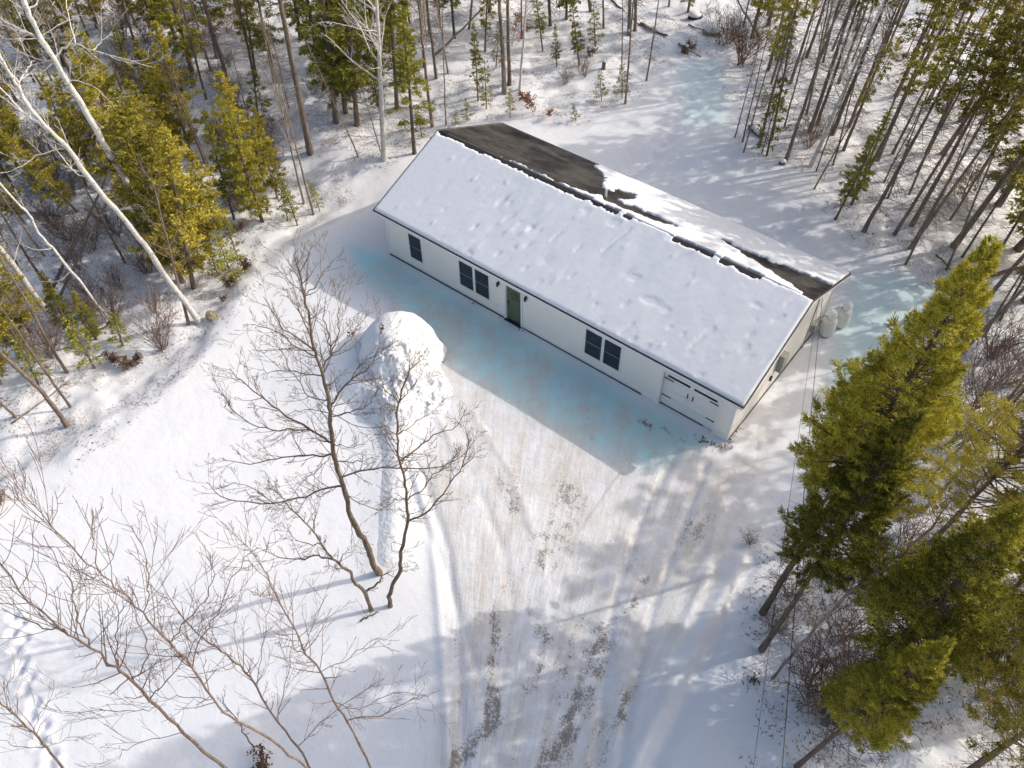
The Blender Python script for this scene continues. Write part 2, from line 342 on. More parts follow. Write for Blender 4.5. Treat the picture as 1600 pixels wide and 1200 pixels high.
for i, (px, py) in enumerate([(22, 965), (33, 975), (20, 990), (38, 1000), (25, 1015), (36, 1035), (30, 1050), (46, 1060), (38, 1080), (55, 1100), (48, 1120), (68, 1135), (62, 1160), (80, 1180), (76, 1200)]):
    P = un0(px, py); d = np.hypot(X-P[0], (Y-P[1])); Z += -.16*np.exp(-(d/.17)**2)+.05*np.exp(-((d-.3)/.1)**2)
for i in range(26):                                            # a walked track across the rear clearing
    t = i/25; px = np.interp(t, [0, .4, .7, 1], [1112, 1066, 1045, 1000])+(-4 if i % 2 else 4); py = np.interp(t, [0, .4, .7, 1], [105, 170, 215, 268])
    P = un0(px, py); Z += -.12*np.exp(-(np.hypot(X-P[0], Y-P[1])/.22)**2)
dirt = np.clip(dirt+pack*(.30+.22*fbm(X, Y, 2.2, 71)), 0, 1)
frontc = smooth(sdist(X, Y, W2([(690, 560), (1133, 700), (1160, 900), (960, 1250), (640, 1300), (700, 900)]))/1.5+.3); dirt = np.clip(dirt+.10*frontc, 0, 1)
nx, ny = len(gx), len(gy); idx = np.arange(nx*ny).reshape(ny, nx)
F = np.stack([idx[:-1, :-1], idx[:-1, 1:], idx[1:, 1:], idx[1:, :-1]], -1).reshape(-1, 4)
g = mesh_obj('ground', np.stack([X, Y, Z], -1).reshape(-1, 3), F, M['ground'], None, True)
tag(g, 'snow covered ground of the clearing, the driveway and the woods', 'ground', kind='structure')
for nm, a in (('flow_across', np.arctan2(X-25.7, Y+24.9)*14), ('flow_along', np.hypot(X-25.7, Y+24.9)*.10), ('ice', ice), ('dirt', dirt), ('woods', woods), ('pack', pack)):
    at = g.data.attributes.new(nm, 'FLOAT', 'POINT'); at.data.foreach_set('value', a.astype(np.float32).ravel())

# ploughed snow pile
def pile_h(x, y):
    c, s = math.cos(math.radians(-60)), math.sin(math.radians(-60)); dx, dy = x-5.55, y+5.0
    a = dx*c+dy*s; b = -dx*s+dy*c
    q = np.sqrt((a/2.35)**2+(b/1.95)**2)*(1+fbm(x, y, 1.3, 79, 3)*.28); h = 2.1*np.clip(1-q**2.3, 0, 1)**.85
    h = h+.95*np.exp(-((x-7.5)/1.6)**2-((y+6.8)/1.6)**2)+.5*np.exp(-((x-5.6)/1.1)**2-((y+7.7)/.9)**2)
    d, _ = seg_dist(x, y, [(8.1, -8.0), (9.5, -9.3), (11.6, -11.6), (12.9, -13.1)]); h = h+.30*np.exp(-(d/.8)**2)
    rough = np.exp(-(((x-7.7)/2.0)**2+((y+6.3)/2.1)**2)**2)*smooth(h/.35)
    top = smooth((h-1.72)/.2)*(1-smooth((x-6.3)/.5))
    h = h+rough*(1-.9*top)*(fbm(x, y, .8, 81, 3)*.45+np.round(noise(x+noise(x, y, .2, 84)*.3, y, .33, 83)*3)/3*.30+np.abs(noise(x, y, .15, 85))*.26+noise(x, y, .09, 86)*.08)+(1-rough)*fbm(x, y, .9, 88, 2)*.08*smooth(h/.3)
    h = h-.35*np.exp(-((x-4.2)/.35)**2-((y+6.5)/.9)**2)
    return h
px_, py_ = np.meshgrid(np.arange(-.2, 15.2, .05), np.arange(-15.5, -.5, .05)); hz = pile_h(px_, py_); hz = hz-.16; ok = hz > -.05; n1, n2 = hz.shape; idx = np.arange(n1*n2).reshape(n1, n2)
keep = ok[:-1, :-1] & ok[1:, :-1] & ok[:-1, 1:] & ok[1:, 1:]
Fp = np.stack([idx[:-1, :-1], idx[:-1, 1:], idx[1:, 1:], idx[1:, :-1]], -1)[keep]
used = np.unique(Fp); rem = np.zeros(n1*n2, int); rem[used] = np.arange(len(used))
Vp = np.stack([px_, py_, terr(px_, py_)+hz], -1).reshape(-1, 3)[used]
pile = mesh_obj('snow_pile', Vp, rem[Fp], M['pile'], None, True)
tag(pile, 'tall heap of ploughed snow with a lumpy face beside the driveway', 'snow pile')

# ---------------------------------------------------------------- house
L, WD, HE, RD, OE, OR = 20.3934, 9.6393, 2.93, 5.02, .353, .346
SL = (RD-HE)/(WD/2+OE)                                          # roof slope, top of the deck
H = empty('ranch_house', (0, 0, 0)); tag(H, 'long white single storey house with snow on its gable roof and a green front door', 'house')
G0, G1, GH = 16.9168, 19.654, 2.18; D0, D1, DH = 8.04, 8.987, 2.29
wt = MB(); T = .18; ZB = -.4; top = HE-.02
rt = lambda y: RD-.10-SL*abs(y-WD/2)
for a, b_ in ((0, D0), (D1, G0), (G1, L)): wt.box((a, 0, ZB), (b_, T, top))
wt.box((D0, 0, DH), (D1, T, top)); wt.box((G0, 0, GH), (G1, T, top)); wt.box((0, WD-T, ZB), (L, WD, top))
for x0 in (0.0, L-T): wt.prism([(x0, T, ZB), (x0, WD-T, ZB), (x0, WD-T, rt(WD-T)-.05), (x0, WD/2, RD-.15), (x0, T, rt(T)-.05)], (T, 0, 0))
wt.build('wall', M['siding'], H)
# roof deck
rf = MB(); th = .14
for sgn in (-1, 1):
    ye = WD/2+sgn*(WD/2+OE)
    rf.prism([(-OR, WD/2, RD), (-OR, ye, HE), (-OR, ye, HE-th), (-OR, WD/2, RD-th)], (L+2*OR, 0, 0))
roof = rf.build('roof', M['shingle'], H)
ft = MB(); ft.box((-OR, -OE-.025, HE-.19), (L+OR, -OE-.002, HE+.0)); ft.box((-OR, WD+OE+.002, HE-.19), (L+OR, WD+OE+.025, HE)); ft.box((-OR, -OE, HE-.20), (L+OR, -.003, HE-.145)); ft.box((-OR, WD+.003, HE-.20), (L+OR, WD+OE, HE-.145))
for x0, x1 in ((-OR-.025, -OR-.002), (L+OR+.002, L+OR+.025)):
    for sgn in (-1, 1):
        ye = WD/2+sgn*(WD/2+OE); ft.prism([(x0, WD/2, RD-.005), (x0, ye, HE-.005), (x0, ye, HE-.19), (x0, WD/2, RD-.19)], (x1-x0, 0, 0))
ft.build('fascia', M['trim'], H)
ed = MB(); ed.box((-OR-.03, -OE-.05, HE-.015), (L+OR+.03, -OE-.027, HE+.035)); ed.box((-OR-.03, WD+OE+.027, HE-.015), (L+OR+.03, WD+OE+.05, HE+.03))
for x0, x1 in ((-OR-.05, -OR-.027), (L+OR+.027, L+OR+.05)):
    for sgn in (-1, 1):
        ye = WD/2+sgn*(WD/2+OE); ed.prism([(x0, WD/2, RD+.035), (x0, ye, HE+.035), (x0, ye, HE-.05), (x0, WD/2, RD-.05)], (x1-x0, 0, 0))
ed.build('drip_edge', M['edge'], H)
rv = MB(); rv.prism([(0.3, WD/2-.16, RD-.09), (0.3, WD/2-.16, RD-.035), (0.3, WD/2, RD+.035), (0.3, WD/2+.16, RD-.035), (0.3, WD/2+.16, RD-.09)], (L-.6, 0, 0)); rv.build('ridge_vent', M['edge'], H)
vp = MB(); vy = WD/2+1.17; vz = RD-SL*1.17; vp.tube([(9.51, vy, vz-.05), (9.51, vy, vz+.50)], [.055, .055], 10); vp.build('vent_pipe', M['trim'], H, False)
# corner boards and foundation
cb = MB()
for a_, b_ in (((-.02, -.022, 0), (.12, -.003, HE-.2)), ((L-.12, -.022, 0), (L+.02, -.003, HE-.2)), ((L+.003, .0, 0), (L+.022, .12, HE-.15)), ((-.022, .0, 0), (-.003, .12, HE-.15)), ((L+.003, WD-.12, 0), (L+.022, WD, HE-.15))): MB().box(a_, b_).build('corner_board', M['trim'], H)
fo = MB(); fo.box((-.02, -.04, -.2), (D0-.1, -.024, .07)); fo.box((D1+.1, -.04, -.2), (G0-.9, -.024, .05)); fo.box((L+.024, 0, -.2), (L+.04, WD, .06)); fo.build('foundation', M['found'], H)
# windows: a trim surround, dark sashes, glass
def window(x0, x1, z0, z1, group_frame=True):
    f = MB(); t = .07
    f.box((x0-t, -.035, z0-t), (x0, -.003, z1+t)); f.box((x1, -.035, z0-t), (x1+t, -.003, z1+t)); f.box((x0, -.035, z1), (x1, -.003, z1+t)); f.box((x0, -.045, z0-t), (x1, -.003, z0))
    f = f.build('window', M['trim'], H)
    s = MB(); k = .045; zm = (z0+z1)/2
    s.box((x0, -.03, z0), (x0+k, -.006, z1)); s.box((x1-k, -.03, z0), (x1, -.006, z1)); s.box((x0+k, -.03, z1-k), (x1-k, -.006, z1)); s.box((x0+k, -.03, z0), (x1-k, -.006, z0+k)); s.build('sash', M['sash'], f)
    r = MB(); r.box((x0+k, -.034, zm-.025), (x1-k, -.006, zm+.025)); r.build('meeting_rail', M['screen'], f)
    p = MB(); p.box((x0+k, -.016, z0+k), (x1-k, -.008, zm-.025)); p.box((x0+k, -.020, zm+.025), (x1-k, -.010, z1-k)); p.build('pane', M['glass'], f)
WZ0, WZ1 = .70, 2.26
window(1.65, 2.50, WZ0, WZ1)
for a in (5.09, 12.79): window(a, a+.88, WZ0, WZ1); window(a+1.03, a+1.91, WZ0, WZ1)
# front door
dr = MB(); dr.box((D0+.03, .07, .06), (D1-.03, .11, DH-.03)); door = dr.build('door', M['door'], H)
pn = MB()
for x0, x1 in ((D0+.13, D0+.42), (D1-.42, D1-.13)):
    for z0, z1 in ((.25, .95), (1.12, 1.95)): pn.box((x0, .058, z0), (x1, .069, z1))
pn.build('door_panel', M['door'], door, bevel=.008)
hd = MB(); hd.box((D0+.07, .035, 1.0), (D0+.12, .069, 1.25)); hd.tube([(D0+.09, .03, 1.2), (D0+.20, .03, 1.2)], [.012, .012], 6); hd.build('handle', M['black'], door)
df = MB(); df.box((D0-.09, -.04, 0.0), (D0, -.003, DH+.1)); df.box((D1, -.04, 0.0), (D1+.09, -.003, DH+.1)); df.box((D0, -.04, DH), (D1, -.003, DH+.1)); df.box((D0, .0, 0), (D0+.03, .12, DH)); df.box((D1-.03, .0, 0), (D1, .12, DH)); df.box((D0+.03, 0, DH-.03), (D1-.03, .12, DH)); df.build('door_frame', M['trim'], H)
MB().box((D0-.05, -.12, -.1), (D1+.05, .06, .055)).build('threshold', M['found'], H)
rng = np.random.default_rng(3); wr = MB()
a = np.linspace(0, 2*math.pi, 25); cx, cz = (D0+D1)/2, 1.72
for i in range(110):
    t = rng.uniform(0, 6.283); r = .20+rng.normal(0, .03); p = np.array([cx+r*math.cos(t), .03, cz+r*math.sin(t)]); d = rng.normal(0, .05, 3); d[1] = -abs(d[1])*.6; q = p+d; s = np.cross(d, rng.normal(0, 1, 3)); s = s/np.linalg.norm(s)*.018
    wr.add([p-s, p+s, q+s*.3, q-s*.3], [(0, 1, 2, 3)])
wr.tube(np.stack([cx+.2*np.cos(a), np.full(25, .035), cz+.2*np.sin(a)], 1), np.full(25, .028), 6, False)
o = wr.build('wreath', M['wreath']); tag(o, 'leafy round wreath hanging on the green front door', 'wreath')
for i, x in enumerate((D0-.42, D1+.32)):
    l = MB(); l.box((x-.045, -.03, 2.05), (x+.045, -.003, 2.25)); l.tube([(x, -.03, 2.2), (x, -.11, 2.24)], [.012, .012], 6); l.lathe((x, -.11, 1.98), [(.035, 0), (.055, .02), (.06, .22), (.03, .27), (.01, .29)], 10)
    l.build('wall_lantern', M['black'], H)
oc = MB(); oc.box((7.42, -.03, .55), (7.52, -.003, .70)); oc.build('outlet_cover', M['trim'], H, bevel=.005)
# garage door, recessed
gd = MB(); gd.box((G0, .13, .03), (G1, .16, GH))
garage = gd.build('garage_door', M['gdoor'], H)
pl = MB(); gm = (G0+G1)/2
for x0, x1 in ((G0+.07, gm-.05), (gm+.05, G1-.07)):
    for z0, z1 in ((.12, .58), (.66, 1.12), (1.20, 1.66)): pl.box((x0, .118, z0), (x1, .129, z1))
pl.build('door_panel', M['gdoor'], garage, bevel=.006)
for x0, x1 in ((G0+.16, gm-.10), (gm+.10, G1-.16)): MB().box((x0, .112, 1.86), (x1, .129, 2.03)).build('window_strip', M['glass'], garage)
hg = []
for x0, x1 in ((G0+.03, G0+.48), (G1-.48, G1-.03)):
    for z in (.62, 1.72): MB().box((x0, .10, z-.022), (x1, .117, z+.022)).build('hinge_strap', M['black'], garage)
for x in (gm-.13, gm+.13): MB().box((x-.022, .085, 1.18), (x+.022, .117, 1.46)).build('handle', M['black'], garage)
MB().box((G0+.02, .10, -.05), (G1-.5, .128, .045)).build('bottom_seal', M['black'], garage)
gf = MB(); gf.box((G0-.10, -.04, 0), (G0, -.003, GH+.12)); gf.box((G1, -.04, 0), (G1+.10, -.003, GH+.12)); gf.box((G0, -.04, GH), (G1, -.003, GH+.12)); gf.box((G0, 0, 0), (G0+.01, .129, GH)); gf.box((G1-.01, 0, 0), (G1, .129, GH)); gf.build('garage_frame', M['trim'], H)
# gable end details
mbx = MB(); mbx.box((L+.003, 3.95, 1.15), (L+.26, 4.40, 2.15)); mb = mbx.build('meter_box', M['box'], H, bevel=.01)
MB().box((L+.003, 3.50, .9), (L+.09, 3.62, 1.15)).build('valve_box', M['black'], H)
cd_ = MB(); cd_.tube([(L+.06, 7.25, 0), (L+.06, 7.25, 3.75)], [.03, .03], 8); cd_.tube([(L+.06, 7.55, .4), (L+.06, 7.55, 1.6), (L+.35, 7.9, 1.5), (L+.5, 8.3, 1.35)], [.014]*4, 6); cd_.build('conduit', M['copper'], H)
vh = MB(); vh.box((L+.003, 7.7, .7), (L+.22, 8.2, 1.15)); vh.build('regulator_box', M['copper'], H, bevel=.01)

# roof snow
def snow_sheet(name, side, hfun, step=.075):
    sl_ = math.hypot(WD/2+OE, RD-HE)
    xs = np.arange(-OR, L+OR+.001, step); vs = np.arange(0, sl_+.001, step); A, V_ = np.meshgrid(xs, vs)
    h = hfun(A, V_, sl_); ok = h > 0.004
    cs, sn = (WD/2+OE)/sl_, (RD-HE)/sl_
    yy = WD/2+side*V_*cs; zz = RD-V_*sn
    P = np.stack([A, yy+side*h*sn, zz+h*cs], -1); Q = np.stack([A, yy, zz-.004+0*A], -1)
    n1, n2 = A.shape; idx = np.arange(n1*n2).reshape(n1, n2)
    keep = ok[:-1, :-1] & ok[1:, :-1] & ok[:-1, 1:] & ok[1:, 1:]
    q = np.stack([idx[:-1, :-1], idx[:-1, 1:], idx[1:, 1:], idx[1:, :-1]], -1)[keep]
    if side > 0: q = q[:, ::-1]
    # skirt on boundary edges
    e = np.concatenate([q[:, [0, 1]], q[:, [1, 2]], q[:, [2, 3]], q[:, [3, 0]]]); key = np.minimum(e[:, 0], e[:, 1])*10**7+np.maximum(e[:, 0], e[:, 1])
    u, inv, cnt = np.unique(key, return_inverse=True, return_counts=True); be = e[cnt[inv] == 1]
    sk = np.stack([be[:, 1], be[:, 0], be[:, 0]+n1*n2, be[:, 1]+n1*n2], -1)
    Vv = np.concatenate([P.reshape(-1, 3), Q.reshape(-1, 3)]); Fq = np.concatenate([q, sk])
    used = np.unique(Fq); rem = np.zeros(len(Vv), int); rem[used] = np.arange(len(used))
    return mesh_obj(name, Vv[used], rem[Fq], M['roofsnow'], roof, True)
LUMP = np.random.default_rng(8); lx = LUMP.uniform(0.5, L-.3, 70); lv = LUMP.uniform(.8, 5.0, 70); ls = LUMP.uniform(.05, .13, 70); la = LUMP.normal(0, .032, 70)
def front_h(x, v, sl_):
    h = .115+fbm(x, v, 2.6, 101, 2)*.035*smooth((x-1)/5)+fbm(x+v*.4, v*.45, .42, 105, 4)*.020*smooth((x-1)/5)-.03*smooth((noise(x+v*.3, v*.5, .33, 107)-.30)/.12)*smooth((x-2)/4)
    for a, b_, s, k in zip(lx, lv, ls, la): h = h+k*np.exp(-((x-a+(v-b_)*.35)/s)**2-((v-b_)/(s*2.6))**2)
    h = np.maximum(h, .05)
    h = h*smooth((sl_+.04-v)/.22)**.5*smooth((x+OR+.03)/.12)**.5*smooth((L+OR+.03-x)/.12)**.5
    edge = .14+noise(x, x*0, .45, 110)*.16+noise(x, x*0, .12, 112)*.10
    edge = np.where(in_seg(x), edge-.02-.03*smooth((x-13)/.5), edge-.25*smooth((x-9.3)/1.5))
    return h*smooth((v-edge)/.16)
SEG = [(-.4, 9.45), (10.2, 11.05), (11.35, 11.76), (14.0, 16.02), (16.42, 18.4)]
def in_seg(x):
    r = np.zeros(np.shape(x), bool)
    for a, b_ in SEG: r |= (x > a) & (x < b_)
    return r
BA = [(-3, -.6), (3.3, -.6), (3.4, .22), (7.1, .42), (9.2, .62), (9.5, 1.25), (8.75, 2.3), (7.95, 3.4), (7.5, 4.4), (6.4, 5.0), (5.9, 7), (-3, 7)]
BB = [(9.0, 1.9), (9.2, 3.0), (9.8, 3.25), (10.4, 2.7), (10.35, 1.95), (9.75, 1.35), (11.2, 1.50), (12.3, 1.68), (13.75, 1.66), (12.9, 1.0), (11.9, .78), (10.9, .66), (9.6, .66), (9.3, 1.2)]
BC = [(15.3, 2.42), (16.4, 2.44), (17.7, 2.44), (19.2, 2.72), (21.5, 2.95), (21.5, -.6), (20.35, -.6), (20.2, .25), (19.5, .65), (18.5, 1.15), (17.0, 1.75), (16.2, 2.0)]
def back_h(x, v, sl_):
    nn = fbm(x, v, .5, 120, 3)*.38
    d = np.maximum(np.maximum(sdist(x, v, BA), sdist(x, v, BB)), sdist(x, v, BC))
    h = (.10+fbm(x, v, 1.6, 125, 2)*.06)*smooth((-d+nn)/.16)
    ridge = np.where(in_seg(x), .17+noise(x, x*0, .3, 130)*.05, -.2)
    h = h*smooth((v-ridge)/.10)
    return h*smooth((sl_+.06-v)/.16)**.5*smooth((L+OR+.03-x)/.12)**.5
snow_sheet('roof_snow', -1, front_h); snow_sheet('roof_snow', 1, back_h, .06)

# propane tanks
def tank(name, x, y, s, label):
    E = empty(name, (x, y, float(terr(x, y)))); b_ = MB(); r = .38*s; h = 1.15*s
    b_.lathe((0, 0, .06), [(r*.6, -.02), (r*.9, .02), (r, .10), (r, h-.18), (r*.94, h-.08), (r*.75, h), (r*.4, h+.05), (.02, h+.06)], 28); b_.build('body', M['tank'], E, True)
    f = MB(); f.lathe((0, 0, -.05), [(r*.72, 0), (r*.72, .12)], 20); f.build('foot_ring', M['black'], E)
    c = MB(); c.lathe((0, 0, h+.03), [(r*.42, 0), (r*.45, .05), (r*.45, .22), (r*.38, .27)], 18); c.build('collar', M['tank'], E, False)
    sn = MB(); sn.lathe((0, 0, h+.20), [(r*.60, 0), (r*.68, .08), (r*.62, .2), (r*.4, .30), (r*.1, .33)], 20); sn.build('snow_cap', M['roofsnow'], E, True)
    v = MB(); v.tube([(-r*.40, -.05, h+.12), (-r*.9, -.1, h+.16), (-r*1.3, -.1, h-.1)], [.014]*3, 6); v.build('hose', M['black'], E)
    tag(E, label, 'gas tank', 'white gas tanks by the gable wall'); return E
tank('gas_tank', L+.55, 8.75, .88, 'white upright gas tank with a snow cap, the nearer one at the gable wall')
tank('gas_tank', L+.85, 9.75, .88, 'snow topped gas tank standing behind the nearer one at the rear corner')

# overhead wires
def wire(a, b_, sag, r, label):
    t = np.linspace(0, 1, 40)[:, None]; P = a+(b_-a)*t; P[:, 2] -= (4*sag*t*(1-t))[:, 0]
    o = MB().tube(P-P[0], np.full(40, r), 5); o = o.build('overhead_wire', M['black']); o.location = P[0]; tag(o, label, 'wire', 'service wires to the house')
def at_z(px, py, z): return un0(px, py, z)
wire(np.array([L+.06, 7.25, 3.72]), CAM+(at_z(1213, 1330, 9.5)-CAM), .35, .012, 'darker thicker service wire from the gable wall past the spruces')
wire(np.array([L+.06, 6.9, 3.60]), CAM+(at_z(1160, 1330, 9.0)-CAM), .30, .007, 'thin faint wire running beside the thicker one from the gable wall')

# ---------------------------------------------------------------- tree meshes
def kites(P, D, l, w_, rng, upb=.6):
    n = len(P); D = D/(np.linalg.norm(D, axis=1, keepdims=True)+1e-9)
    R = rng.normal(0, 1, (n, 3)); R[:, 2] += upb*2; Sd = np.cross(D, R); Sd /= np.linalg.norm(Sd, axis=1, keepdims=True)+1e-9
    V = np.stack([P, P+D*(l*.45)[:, None]+Sd*w_[:, None], P+D*l[:, None], P+D*(l*.45)[:, None]-Sd*w_[:, None]], 1).reshape(-1, 3)
    return V, np.arange(n*4).reshape(-1, 4)
def wobble_trunk(rng, h, r0, r1=.015, n=12, wob=.02):
    z = np.linspace(-.15, h, n); P = np.stack([np.cumsum(rng.normal(0, wob*h/n, n)), np.cumsum(rng.normal(0, wob*h/n, n)), z], 1); P[:, :2] -= P[0, :2]
    k = np.clip(z/h, 0, 1); R = r0*(1-k)**.85+r1; R[0] *= 1.25; return P, R
def conifer(seed, h, cb_, R, r0, kind='spruce', nb=110, tw=10, kt=3, kl=.22, kw=.05, dead=14, wob=.012):
    rng = np.random.default_rng(seed); TP, TR = wobble_trunk(rng, h, r0, .012, 14, wob)
    s = np.sort(rng.uniform(0, 1, nb)**1.05); zb = cb_+(h-cb_)*s; az = np.arange(nb)*2.39996+rng.normal(0, .5, nb)
    if kind == 'large': pr = (1-s)**.95*np.minimum(1, .7+s*3)
    elif kind == 'spruce': pr = (1-s)**.85*np.minimum(1, .55+s*3.5)
    elif kind == 'fir': pr = (1-s)**.95*np.minimum(1, .5+s*4)
    elif kind == 'pine': pr = np.clip(np.sin(np.pi*np.clip(s*.80+.16, 0, 1)), .15, 1)**.8
    elif kind == 'thin': pr = (.35+.65*(1-s))*np.minimum(1, .3+s*3)*(1-s**6)
    else: pr = np.clip(1-s**2.2, .08, 1)*np.minimum(1, .45+s*2.5)
    Lb = R*pr*(rng.uniform(.45, 1.15, nb)*(1+.35*np.sin(az*2+seed)*np.cos(zb*1.3+seed)) if kind != 'large' else rng.uniform(.62, 1.12, nb)*(1+.10*np.sin(az*2+seed)*np.cos(zb*1.3+seed)))
    Lb = np.clip(Lb, .12, None)
    up0, dr = {'spruce': (.12, .28), 'fir': (.22, .20), 'pine': (.35, .12), 'thin': (.0, .25), 'large': (-.22, -.38), 'cedar': (.65, .45)}[kind]
    up0 = up0+s*.5+rng.normal(0, .12, nb); ix = np.searchsorted(TP[:, 2], zb).clip(1, len(TP)-1); f = (zb-TP[ix-1, 2])/(TP[ix, 2]-TP[ix-1, 2])
    B0 = TP[ix-1]+(TP[ix]-TP[ix-1])*f[:, None]; O = np.stack([np.cos(az), np.sin(az), 0*az], 1)
    def bp(t, i): return B0[i]+O[i]*(Lb[i]*t)[:, None]+np.array([0, 0, 1.])*(Lb[i]*(up0[i]*t-dr*t*t))[:, None]
    polys = [TP]; rad = [TR]
    for i in range(nb):
        if Lb[i] > .35: 
            t = np.array([0, .5, .95]); p = B0[i]+O[i]*(Lb[i]*t)[:, None]+np.array([0, 0, 1.])*(Lb[i]*(up0[i]*t-dr*t*t))[:, None]
            rr = .008+.012*Lb[i]; polys.append(p); rad.append(np.array([rr, rr*.6, .004]))
    for i in range(dead):
        z = rng.uniform(.12*h, max(cb_+.1, .2*h)*1.05); a = rng.uniform(0, 6.283); l = rng.uniform(.3, 1.15)*min(1.3, R); k = np.searchsorted(TP[:, 2], z).clip(1, len(TP)-1)
        p0 = TP[k-1]+(TP[k]-TP[k-1])*((z-TP[k-1, 2])/(TP[k, 2]-TP[k-1, 2])); d = np.array([math.cos(a), math.sin(a), rng.uniform(-.35, .25)])
        p = np.array([p0, p0+d*l*.5, p0+d*l+np.array([rng.normal(0, .1), rng.normal(0, .1), -.12*l])]); polys.append(p); rad.append(np.array([.014, .009, .004]))
        for q in range(2):
            e = d+rng.normal(0, .6, 3); e /= np.linalg.norm(e); polys.append(np.array([p[1], p[1]+e*l*.45])); rad.append(np.array([.007, .003]))
    tv, tf = tube_arrays(polys[:1], rad[:1], 8); v2, f2 = tube_arrays(polys[1:], rad[1:], 3) if len(polys) > 1 else (np.zeros((0, 3)), np.zeros((0, 4), int))
    # foliage
    cnt = np.maximum(3, (tw*np.sqrt(Lb/R)).astype(int)*2); bi = np.repeat(np.arange(nb), cnt); n = len(bi)
    t = rng.uniform(.12, 1, n)**(.8 if kind in ('spruce', 'fir', 'cedar', 'thin') else .45); side = np.where(rng.random(n) < .5, -1., 1.)
    A = bp(t, bi); tan = O[bi]+np.array([0, 0, 1.])*(up0[bi]-2*dr*t)[:, None]; tan /= np.linalg.norm(tan, axis=1, keepdims=True)
    S2 = np.cross(tan, [0, 0, 1.]); S2 /= np.linalg.norm(S2, axis=1, keepdims=True)+1e-9
    fan = rng.uniform(.3, 1.0, n)[:, None]; dv = tan*(1.0-.25*fan)+S2*(side[:, None]*fan)+np.array([0, 0, 1.])*rng.normal(-.10 if kind != 'pine' else .15, .22, n)[:, None]
    if kind == 'cedar': dv += np.array([0, 0, .35])
    dv /= np.linalg.norm(dv, axis=1, keepdims=True)
    tl = (Lb[bi]*.38*(1.15-t)+.07*R**.5)*rng.uniform(.6, 1.1, n)
    u = np.tile((np.arange(kt)+.5)/kt, n)+rng.uniform(-.3/kt, .3/kt, n*kt); A2 = np.repeat(A, kt, 0)+np.repeat(dv*tl[:, None], kt, 0)*u[:, None]
    jit = rng.normal(0, .45 if kind != 'pine' else .9, (n*kt, 3)); D2 = np.repeat(dv, kt, 0)+jit
    if kind == 'pine': D2[:, 2] += .3
    l = kl*rng.uniform(.6, 1.25, n*kt); V, F_ = kites(A2, D2, l, kw*rng.uniform(.7, 1.3, n*kt), rng)
    # leader
    return (np.concatenate([tv, v2]), np.concatenate([tf, f2+len(tv)])), (V, F_)

def grow(rng, P0, D, Ln, r, lev, maxlev, out, spread=.7, upb=.12, wig=.16, kids=(5, 8), start=.25, minr=.003):
    n = max(3, min(9, int(Ln/.35)+3)); P = [np.array(P0, float)]; d = np.array(D, float); d /= np.linalg.norm(d)
    for i in range(n):
        d = d+rng.normal(0, wig, 3); d[2] += upb*(1 if lev else .5); d /= np.linalg.norm(d); P.append(P[-1]+d*Ln/n)
    P = np.array(P); R = np.linspace(r, max(minr, r*.25), len(P)); out.append((P, R))
    if lev >= maxlev: return
    k = rng.integers(kids[0], kids[1]+1) if lev else rng.integers(kids[0], kids[1]+1)*2
    for j in range(k):
        t = start+(1-start)*(j+rng.random())/k if lev else start+(1-start)*(j+rng.random())/k
        q = t*(len(P)-1); i = min(int(q), len(P)-2); p = P[i]+(P[i+1]-P[i])*(q-i); T_ = P[i+1]-P[i]; T_ /= np.linalg.norm(T_)
        s = np.cross(T_, rng.normal(0, 1, 3)); s /= np.linalg.norm(s)+1e-9
        dd = T_*(1-spread*.5)+s*spread
        ll = Ln*rng.uniform(.28, .55)*(1.15-t*.7)
        grow(rng, p, dd, ll, max(minr, (r*(1-t)+r*.25*t)*.5), lev+1, maxlev, out, spread, upb, wig, kids, .15, minr)
def split_tubes(out, nt_=1):
    big = [o for o in out[:nt_]]; tv, tf = tube_arrays([b_[0] for b_ in big], [b_[1] for b_ in big], 8)
    sm = out[nt_:]; a = [o for o in sm if o[1][0] > .012]; c = [o for o in sm if o[1][0] <= .012]
    Vs, Fs, off = [], [], 0
    for grp, k in ((a, 5), (c, 3)):
        if grp:
            v, f = tube_arrays([g_[0] for g_ in grp], [g_[1] for g_ in grp], k); Vs.append(v); Fs.append(f+off); off += len(v)
    return (tv, tf), (np.concatenate(Vs), np.concatenate(Fs))
def baretree(seed, h, r0, start=.4, upb=.12, spread=.7, kids=(5, 7), wig=.12, maxlev=3, twigr=.004):
    rng = np.random.default_rng(seed); out = []
    TP, TR = wobble_trunk(rng, h, r0, .01, 16, .03); out.append((TP, TR))
    k = int(h*1.7)
    for j in range(k):
        t = start+(1-start)*(j+rng.random()*.8)/k; q = t*15; i = min(int(q), 14); p = TP[i]+(TP[i+1]-TP[i])*(q-i); a = rng.uniform(0, 6.283)
        d = np.array([math.cos(a)*spread, math.sin(a)*spread, .55]); ll = h*.30*(1.15-t)*rng.uniform(.6, 1.15)+.3
        grow(rng, p, d, ll, TR[i]*.42+.004, 1, maxlev, out, .65, upb, wig, kids, .15, twigr)
    return split_tubes(out)
